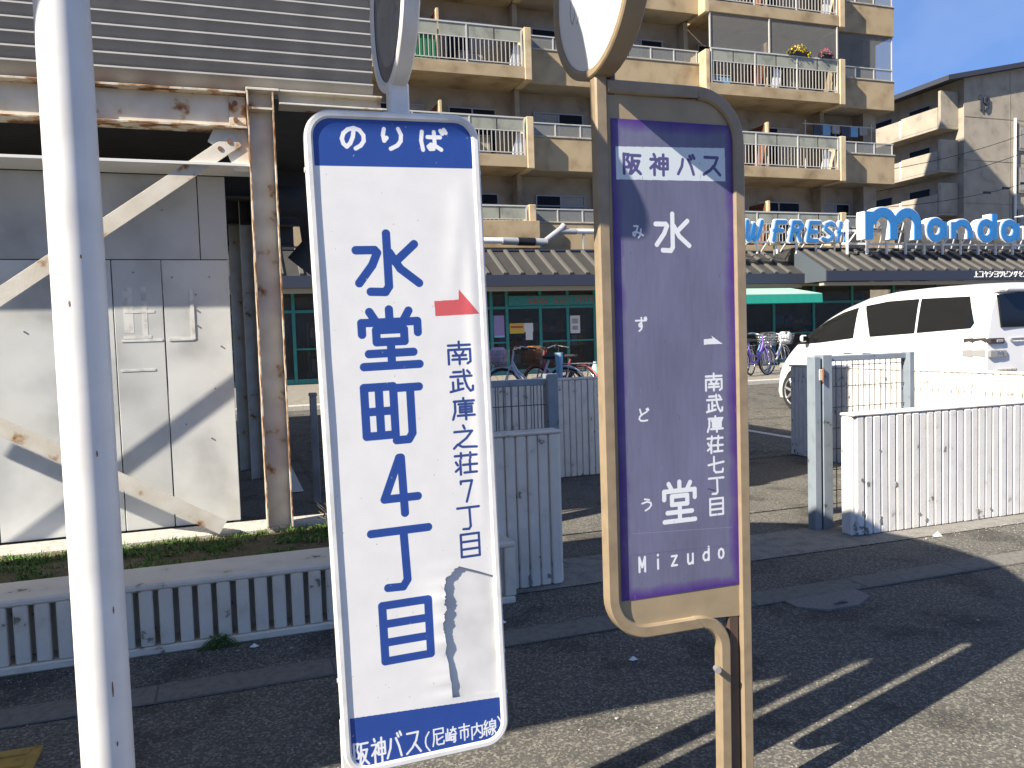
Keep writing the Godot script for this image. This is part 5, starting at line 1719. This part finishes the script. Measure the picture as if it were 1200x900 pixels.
func van() -> void:
	var xc := 8.585
	var o := thing("parked_van", "white minivan with dark windows parked beyond the white fence", "van", Vector3(xc, 0, -8.6))
	var zs: Array = []
	for i in 47:
		var u := i / 46.0
		zs.append(-10.47 + 3.75 * (u * 0.8 + 0.2 * (0.5 - 0.5 * cos(u * PI))))
	zs[0] = -10.47
	zs[46] = -6.72
	var rings: Array = []
	for z in zs:
		var t := van_top(z)
		var ring: Array[Vector3] = []
		var ys: Array = []
		for k in 15:
			ys.append(lerpf(0.15, t - 0.002, k / 14.0))
		for k in 15:
			ring.append(Vector3(xc - van_half(z, ys[k]), ys[k], z))
		var we := van_half(z, t - 0.002)
		for k in range(1, 8):
			var f := k / 8.0
			ring.append(Vector3(xc - we * (1 - 2 * f), t + 0.03 * sin(f * PI), z))
		for k in 15:
			ring.append(Vector3(xc + van_half(z, ys[14 - k]), ys[14 - k], z))
		rings.append(ring)
	var st := newst()
	st.set_smooth_group(0)
	for i in rings.size() - 1:
		for k in rings[i].size() - 1:
			quad(st, rings[i][k], rings[i][k + 1], rings[i + 1][k + 1], rings[i + 1][k])
	st.set_smooth_group(2)
	for e in [0, 46]:
		var r: Array = rings[e]
		var c := Vector3(xc, 0.8 if e else 0.3, zs[e] + (0.03 if e else -0.02))
		for k in r.size() - 1:
			if e == 0:
				tri(st, c, r[k], r[k + 1])
			else:
				tri(st, c, r[k + 1], r[k])
	part(o, "body", st, M.van_paint)
	part(o, "underbody", boxm(Vector3(xc - 0.66, 0.12, -10.2), Vector3(xc + 0.66, 0.2, -6.8), 0.0), M.black_trim)
	# side glass on both sides
	var sets := [
		["window", [Vector2(-9.86, 0.965), Vector2(-9.62, 1.115), Vector2(-9.30, 1.285), Vector2(-9.0, 1.395), Vector2(-8.71, 1.45), Vector2(-8.715, 1.048), Vector2(-9.36, 0.99)]],
		["window", [Vector2(-8.58, 1.465), Vector2(-8.42, 1.062), Vector2(-7.70, 1.098), Vector2(-7.72, 1.51), Vector2(-8.2, 1.505)]],
		["window", [Vector2(-7.68, 1.51), Vector2(-7.665, 1.10), Vector2(-6.92, 1.142), Vector2(-6.885, 1.20), Vector2(-7.0, 1.50)]],
	]
	for side in [-1.0, 1.0]:
		for s in sets:
			var p := PackedVector2Array(s[1])
			st = newst()
			st.set_smooth_group(0)
			# cut into strips so that the glass follows the body's side
			var zmin := 1e9
			var zmax := -1e9
			for v in p:
				zmin = minf(zmin, v.x)
				zmax = maxf(zmax, v.x)
			var n := 24
			for i in n:
				var za := lerpf(zmin, zmax, float(i) / n)
				var zb := lerpf(zmin, zmax, float(i + 1) / n)
				for j in 20:
					var ya := 0.9 + j * 0.035
					var cell := PackedVector2Array([Vector2(za, ya), Vector2(zb, ya), Vector2(zb, ya + 0.035), Vector2(za, ya + 0.035)])
					for pc in Geometry2D.intersect_polygons(cell, p):
						var idx := Geometry2D.triangulate_polygon(pc)
						for t in range(0, idx.size(), 3):
							var q: Array[Vector3] = []
							for m in 3:
								var v: Vector2 = pc[idx[t + m]]
								q.append(Vector3(xc + side * (van_half(v.x, v.y) + 0.009), v.y, v.x))
							tri(st, q[0], q[1], q[2])
			part(o, s[0], st, M.van_glass)
		# seams and handles
		for zz in [-8.66, -7.69]:
			st = newst()
			for j in 8:
				var ya := 0.25 + j * 0.1
				var a: float = xc + side * (van_half(zz, ya) + 0.001)
				var b: float = xc + side * (van_half(zz, ya + 0.1) + 0.001)
				quad(st, Vector3(a, ya, zz - 0.005), Vector3(a, ya, zz + 0.005), Vector3(b, ya + 0.1, zz + 0.005), Vector3(b, ya + 0.1, zz - 0.005))
			part(o, "door_seam", st, M.plaster_gray)
		for zz in [-8.80, -8.45]:
			var hx: float = xc + side * (van_half(zz, 0.86) + 0.012)
			part(o, "door_handle", boxm(Vector3(hx - 0.012, 0.845, zz - 0.08), Vector3(hx + 0.012, 0.875, zz + 0.08), 0.008), M.van_paint)
		var mx: float = xc + side * 0.86
		var mir := part(o, "mirror", boxm(Vector3(mx - 0.06, 1.0, -9.62), Vector3(mx + 0.05, 1.10, -9.55), 0.025), M.van_paint)
		part(mir, "mirror_glass", boxm(Vector3(mx - 0.045, 1.015, -9.549), Vector3(mx + 0.035, 1.085, -9.545), 0.0), M.dark_glass)
		# wheels
		for zz in [-9.90, -7.42]:
			var wx: float = xc + side * 0.70
			var wheel := Vector3(wx, 0.275, zz)
			st = newst()
			tube(st, [wheel - Vector3(0.09, 0, 0), wheel - Vector3(0.075, 0, 0), wheel + Vector3(0.075, 0, 0), wheel + Vector3(0.09, 0, 0)], 0.275, 28)
			var tyre := part(o, "wheel", st, M.tyre)
			var face: float = wx + side * 0.0915
			st = newst()
			tube(st, [Vector3(face - side * 0.01, 0.275, zz), Vector3(face, 0.275, zz)], 0.20, 28)
			part(tyre, "rim_dish", st, M.black_trim)
			for k in 7:
				var a := TAU * k / 7.0 + 0.2
				st = newst()
				var d := Vector3(0, sin(a), cos(a))
				tube(st, [Vector3(face + side * 0.008, 0.275, zz) + d * 0.03, Vector3(face + side * 0.004, 0.275, zz) + d * 0.195], 0.026, 6, true, 0.018)
				part(tyre, "spoke", st, M.alloy)
			st = newst()
			var ring: Array = []
			for k in 29:
				ring.append(Vector3(face + side * 0.002, 0.275 + sin(TAU * k / 28) * 0.20, zz + cos(TAU * k / 28) * 0.20))
			tube(st, ring, 0.012, 6, false)
			part(tyre, "rim_ring", st, M.alloy)
			# arch lip
			st = newst()
			for k in 18:
				var a0 := lerpf(-0.25, PI + 0.25, k / 18.0)
				var a1 := lerpf(-0.25, PI + 0.25, (k + 1) / 18.0)
				var q: Array[Vector3] = []
				for e in [[a0, 0.272], [a1, 0.272], [a1, 0.325], [a0, 0.325]]:
					var y: float = 0.275 + sin(e[0]) * e[1]
					var z: float = zz + cos(e[0]) * e[1]
					q.append(Vector3(xc + side * (van_half(z, maxf(y, 0.16)) + 0.003), y, z))
				quad(st, q[0], q[1], q[2], q[3])
			part(o, "wheel_arch", st, M.black_trim)
	# rear glass, lamps, plate, handle
	st = newst()
	prism(st, PackedVector2Array([Vector2(xc - 0.60, 1.50), Vector2(xc - 0.55, 1.14), Vector2(xc + 0.55, 1.14), Vector2(xc + 0.60, 1.50), Vector2(xc + 0.3, 1.525), Vector2(xc - 0.3, 1.525)]), -6.725, -6.695)
	part(o, "rear_window", st, M.van_glass)
	st = newst()
	box(st, Vector3(xc - 0.60, 1.53, -6.85), Vector3(xc + 0.60, 1.585, -6.60), 0.02)
	part(o, "spoiler", st, M.van_paint)
	for side in [-1.0, 1.0]:
		for l in [[1.03, 0.97, 0.14, "lamp_dark"], [0.90, 0.82, 0.16, "lamp_clear"]]:
			st = newst()
			var w1 := van_half(-6.9, l[0]) + 0.004
			for seg in [[-6.99, -6.87, "d"], [-6.87, -6.735, "c"]]:
				var xa: float = xc + side * (van_half(seg[0], l[0]) + 0.008)
				var xb: float = xc + side * (van_half(seg[1], l[0]) + 0.008)
				quad(st, Vector3(xa, l[1] + 0.01, seg[0]), Vector3(xb, l[1], seg[1]), Vector3(xb, l[0], seg[1]), Vector3(xa, l[0] - 0.005, seg[0]))
			box(st, Vector3(xc + side * 0.735, l[1] - 0.01, -6.75), Vector3(xc + side * (0.735 - l[2] * 1.6), l[0] - 0.005, -6.685), 0.012)
			var lamp := part(o, "tail_lamp", st, M[l[3]])
			st = newst()
			box(st, Vector3(xc + side * 0.64, l[1] + 0.005, -6.70), Vector3(xc + side * 0.54, l[0] - 0.02, -6.678), 0.008)
			part(lamp, "reflector", st, M.lamp_clear if l[3] == "lamp_dark" else M.chrome)
	st = newst()
	box(st, Vector3(xc - 0.42, 0.98, -6.73), Vector3(xc + 0.42, 1.02, -6.675), 0.012)
	part(o, "tailgate_trim", st, M.chrome)
	part(o, "number_plate", boxm(Vector3(xc - 0.17, 0.74, -6.70), Vector3(xc + 0.17, 0.90, -6.668), 0.004), M.white_plain)
	for i in 8:
		part(o, "badge", boxm(Vector3(xc - 0.62 + i * 0.034, 0.655, -6.72), Vector3(xc - 0.598 + i * 0.034, 0.675 + 0.006 * (i % 2), -6.664), 0.0), M.plaster_gray)
	# head lamps
	for side in [-1.0, 1.0]:
		st = newst()
		var hx: float = xc + side * 0.56
		box(st, Vector3(hx - 0.13, 0.58, -10.40), Vector3(hx + 0.10, 0.68, -10.28), 0.03)
		part(o, "head_lamp", st, M.lamp_clear)

# ------------------------------------------------------------------ bicycles
func bicycle(label: String, at: Vector3, turn: float, frame: Material, cargo: Material, step: bool) -> Node3D:
	var o := thing("bicycle", label, "bicycle", at, "bicycles parked before the shops", turn)
	var R := 0.32
	for x in [-0.53, 0.53]:
		var st := newst()
		var ring: Array = []
		for k in 25:
			ring.append(Vector3(x + cos(TAU * k / 24) * R, R + 0.016 + sin(TAU * k / 24) * R, 0))
		tube(st, ring, 0.018, 6, false)
		var w := part(o, "wheel", st, M.tyre, false)
		st = newst()
		for k in 12:
			var a := TAU * k / 12
			tube(st, [Vector3(x, R + 0.016, 0), Vector3(x + cos(a) * (R - 0.02), R + 0.016 + sin(a) * (R - 0.02), 0)], 0.0028, 4, false)
		var ring2: Array = []
		for k in 25:
			ring2.append(Vector3(x + cos(TAU * k / 24) * (R - 0.022), R + 0.016 + sin(TAU * k / 24) * (R - 0.022), 0))
		tube(st, ring2, 0.011, 5, false)
		part(w, "spokes", st, M.chrome, false)
		st = newst()
		var fen: Array = []
		for k in 13:
			var a := lerpf(0.1 if x < 0 else 0.5, 3.0, k / 12.0)
			fen.append(Vector3(x + cos(a) * (R + 0.04), R + 0.016 + sin(a) * (R + 0.04), 0))
		tube(st, fen, 0.016, 5)
		part(w, "mudguard", st, frame, false)
	var y := R + 0.016
	var fr := newst()
	var crank := Vector3(-0.08, 0.30, 0)
	tube(fr, [Vector3(-0.53, y, 0.04), crank + Vector3(0, 0, 0.04)], 0.013, 6)
	tube(fr, [Vector3(-0.53, y, -0.04), Vector3(-0.24, 0.66, 0)], 0.011, 6)
	tube(fr, [crank, Vector3(-0.27, 0.80, 0)], 0.018, 8)
	if step:
		tube(fr, [crank, Vector3(0.12, 0.36, 0), Vector3(0.30, 0.58, 0), Vector3(0.36, 0.74, 0)], 0.024, 8)
		tube(fr, [Vector3(-0.17, 0.52, 0), Vector3(0.1, 0.47, 0), Vector3(0.27, 0.62, 0), Vector3(0.355, 0.78, 0)], 0.02, 8)
	else:
		tube(fr, [crank, Vector3(0.36, 0.70, 0)], 0.022, 8)
		tube(fr, [Vector3(-0.25, 0.72, 0), Vector3(0.35, 0.80, 0)], 0.02, 8)
	part(o, "frame", fr, frame, false)
	var st := newst()
	for s in [-0.05, 0.05]:
		tube(st, [Vector3(0.53, y, s), Vector3(0.42, 0.62, s), Vector3(0.37, 0.74, 0)], 0.011, 6)
	tube(st, [Vector3(0.37, 0.72, 0), Vector3(0.33, 0.96, 0)], 0.016, 8)
	part(o, "fork", st, frame, false)
	st = newst()
	tube(st, [Vector3(0.10, 1.0, -0.27), Vector3(0.25, 1.03, -0.2), Vector3(0.34, 0.97, 0), Vector3(0.25, 1.03, 0.2), Vector3(0.10, 1.0, 0.27)], 0.012, 6)
	part(o, "handlebar", st, M.chrome, false)
	for s in [-0.27, 0.27]:
		st = newst()
		tube(st, [Vector3(0.13, 1.005, s * 0.96), Vector3(0.0, 0.985, s * 1.05)], 0.018, 6)
		part(o, "grip", st, M.black_trim, false)
	st = newst()
	box(st, Vector3(-0.40, 0.82, -0.07), Vector3(-0.16, 0.88, 0.07), 0.028)
	part(o, "saddle", st, M.bike_black, false)
	st = newst()
	for s in [-0.07, 0.07]:
		tube(st, [Vector3(-0.80, 0.73, s), Vector3(-0.36, 0.73, s)], 0.008, 5)
		tube(st, [Vector3(-0.53, y, s), Vector3(-0.62, 0.73, s)], 0.007, 5)
	tube(st, [Vector3(-0.80, 0.73, -0.07), Vector3(-0.80, 0.73, 0.07)], 0.008, 5)
	part(o, "rack", st, M.chrome, false)
	st = newst()
	tube(st, [crank + Vector3(0, 0, 0.06), crank + Vector3(0.12, -0.10, 0.06)], 0.01, 5)
	tube(st, [crank + Vector3(0, 0, -0.06), crank + Vector3(-0.12, 0.10, -0.06)], 0.01, 5)
	part(o, "cranks", st, M.chrome, false)
	# basket: open wire box that widens upwards
	st = newst()
	for t in 5:
		var yy := 0.72 + t * 0.065
		var g := 0.11 + t * 0.012
		var c := [Vector3(0.60 - g, yy, -g * 1.2), Vector3(0.60 + g, yy, -g * 1.2), Vector3(0.60 + g, yy, g * 1.2), Vector3(0.60 - g, yy, g * 1.2)]
		for k in 4:
			tube(st, [c[k], c[(k + 1) % 4]], 0.005, 4, false)
	for k in 20:
		var side := k / 5
		var f := (k % 5) / 5.0
		var cs := [Vector2(-1, -1.2), Vector2(1, -1.2), Vector2(1, 1.2), Vector2(-1, 1.2)]
		var q: Vector2 = cs[side].lerp(cs[(side + 1) % 4], f)
		tube(st, [Vector3(0.60 + q.x * 0.11, 0.72, q.y * 0.11), Vector3(0.60 + q.x * 0.158, 0.98, q.y * 0.158)], 0.0035, 4, false)
	part(o, "basket", st, M.chrome if cargo != M.leather else M.leather, false)
	if cargo != null:
		st = newst()
		box(st, Vector3(0.47, 0.74, -0.14), Vector3(0.73, 1.03, 0.14), 0.06)
		part(o, "basket_cover", st, cargo, false)
	st = newst()
	tube(st, [Vector3(-0.53, y, -0.05), Vector3(-0.50, 0.02, -0.16)], 0.01, 5)
	part(o, "stand", st, M.chrome, false)
	return o

func bicycles() -> void:
	bicycle("bicycle with pink flowered basket cover before the notices window", Vector3(4.72, 0.004, -12.6), 2.55, M.bike_white, M.cloth_pink, true)
	bicycle("bicycle with brown basket and red frame beside the flowered one", Vector3(5.22, 0.004, -12.7), 2.0, M.bike_red, M.leather, true)
	var u := thing("umbrella", "pale blue closed umbrella hung upright by the brown basket bicycle", "umbrella", Vector3(5.08, 0.004, -12.3))
	var st := newst()
	tube(st, [Vector3(5.08, 0.004, -12.3), Vector3(5.06, 0.92, -12.3)], 0.02, 6, true, 0.07)
	part(u, "canopy", st, M.cloth_blue)
	st = newst()
	tube(st, [Vector3(5.06, 0.9, -12.3), Vector3(5.06, 1.02, -12.3), Vector3(5.02, 1.05, -12.3), Vector3(4.99, 1.0, -12.3)], 0.012, 6)
	part(u, "handle", st, M.bike_black)
	bicycle("lilac step through bicycle in front of the dark shop under the awning", Vector3(11.75, 0.09, -16.35), 0.35, M.bike_purple, null, true)
	bicycle("black bicycle between the lilac one and the white covered one", Vector3(12.25, 0.09, -16.9), 0.6, M.bike_black, null, false)
	bicycle("pale bicycle with white basket cover nearest the van's nose", Vector3(12.9, 0.09, -17.1), 0.5, M.bike_white, M.white_plain, true)
	bicycle("blue bicycle squeezed in behind the white covered bicycle", Vector3(12.7, 0.09, -17.7), 0.45, M.bike_blue, M.bike_black, true)
	var c := thing("water_bottle", "pale green bottle shaped weight standing outside the shop window", "bottle", Vector3(5.80, 0.004, -12.5))
	st = newst()
	tube(st, [Vector3(5.80, 0.004, -12.5), Vector3(5.80, 0.3, -12.5), Vector3(5.80, 0.62, -12.5), Vector3(5.80, 0.70, -12.5)], 0.13, 12, true, 0.035)
	part(c, "body", st, M.awning_pale)
	st = newst()
	tube(st, [Vector3(5.80, 0.70, -12.5), Vector3(5.80, 0.74, -12.5)], 0.032, 10)
	part(c, "cap", st, M.white_plain)

# ------------------------------------------------------------------ scene
func _ready() -> void:
	var cam := Camera3D.new()
	cam.name = "camera"
	add_child(cam)
	cam.position = Vector3(0, 1.2, 0)
	cam.rotation_degrees = Vector3(-3.3133, -19.0, -1.7762)
	cam.fov = 50.69
	cam.near = 0.05
	cam.far = 600
	cam.current = true
	var sky := Sky.new()
	var sm := ProceduralSkyMaterial.new()
	sm.sky_top_color = lin(0.060, 0.094, 0.178)
	sm.sky_horizon_color = lin(0.088, 0.205, 0.49)
	sm.sky_curve = 0.42
	sm.ground_bottom_color = lin(0.06, 0.06, 0.06)
	sm.ground_horizon_color = lin(0.10, 0.12, 0.15)
	sm.sun_angle_max = 1.0
	var cn := FastNoiseLite.new()
	cn.noise_type = FastNoiseLite.TYPE_SIMPLEX_SMOOTH
	cn.frequency = 0.011
	cn.fractal_octaves = 5
	cn.seed = 12
	cn.domain_warp_enabled = true
	cn.domain_warp_amplitude = 30
	var ct := NoiseTexture2D.new()
	ct.width = 1024
	ct.height = 512
	ct.seamless = true
	ct.noise = cn
	var cg := Gradient.new()
	cg.offsets = PackedFloat32Array([0.0, 0.40, 0.66, 1.0])
	cg.colors = PackedColorArray([Color(0.5, 0.5, 0.5, 0.0), Color(0.5, 0.5, 0.5, 0.0), Color(0.55, 0.53, 0.5, 0.55), Color(0.6, 0.58, 0.55, 0.9)])
	ct.color_ramp = cg
	sm.sky_cover = ct
	sm.sky_cover_modulate = Color(0.9, 0.84, 0.74, 0.42)
	sky.sky_material = sm
	var env := Environment.new()
	env.background_mode = Environment.BG_SKY
	env.sky = sky
	env.background_energy_multiplier = 1.0
	env.ambient_light_source = Environment.AMBIENT_SOURCE_SKY
	env.tonemap_mode = Environment.TONE_MAPPER_LINEAR
	env.tonemap_exposure = 2.2
	env.sdfgi_enabled = true
	env.ssao_enabled = true
	env.ssil_enabled = true
	var we := WorldEnvironment.new()
	we.name = "world_environment"
	we.environment = env
	add_child(we)
	var sun := DirectionalLight3D.new()
	sun.name = "sun"
	sun.light_energy = 1.6
	sun.light_color = Color(1.0, 0.96, 0.895)
	sun.light_angular_distance = 0.5
	sun.shadow_enabled = true
	add_child(sun)
	sun.basis = Basis.looking_at(Vector3(1.0, -0.79, -0.32).normalized(), Vector3.UP)
	make_materials()
	ground()
	apartments()
	shops()
	far_block()
	steel_building()
	planter()
	fences()
	shelter()
	store_letters()
	van()
	sign_left()
	sign_right()
	bicycles()
	balcony_things()
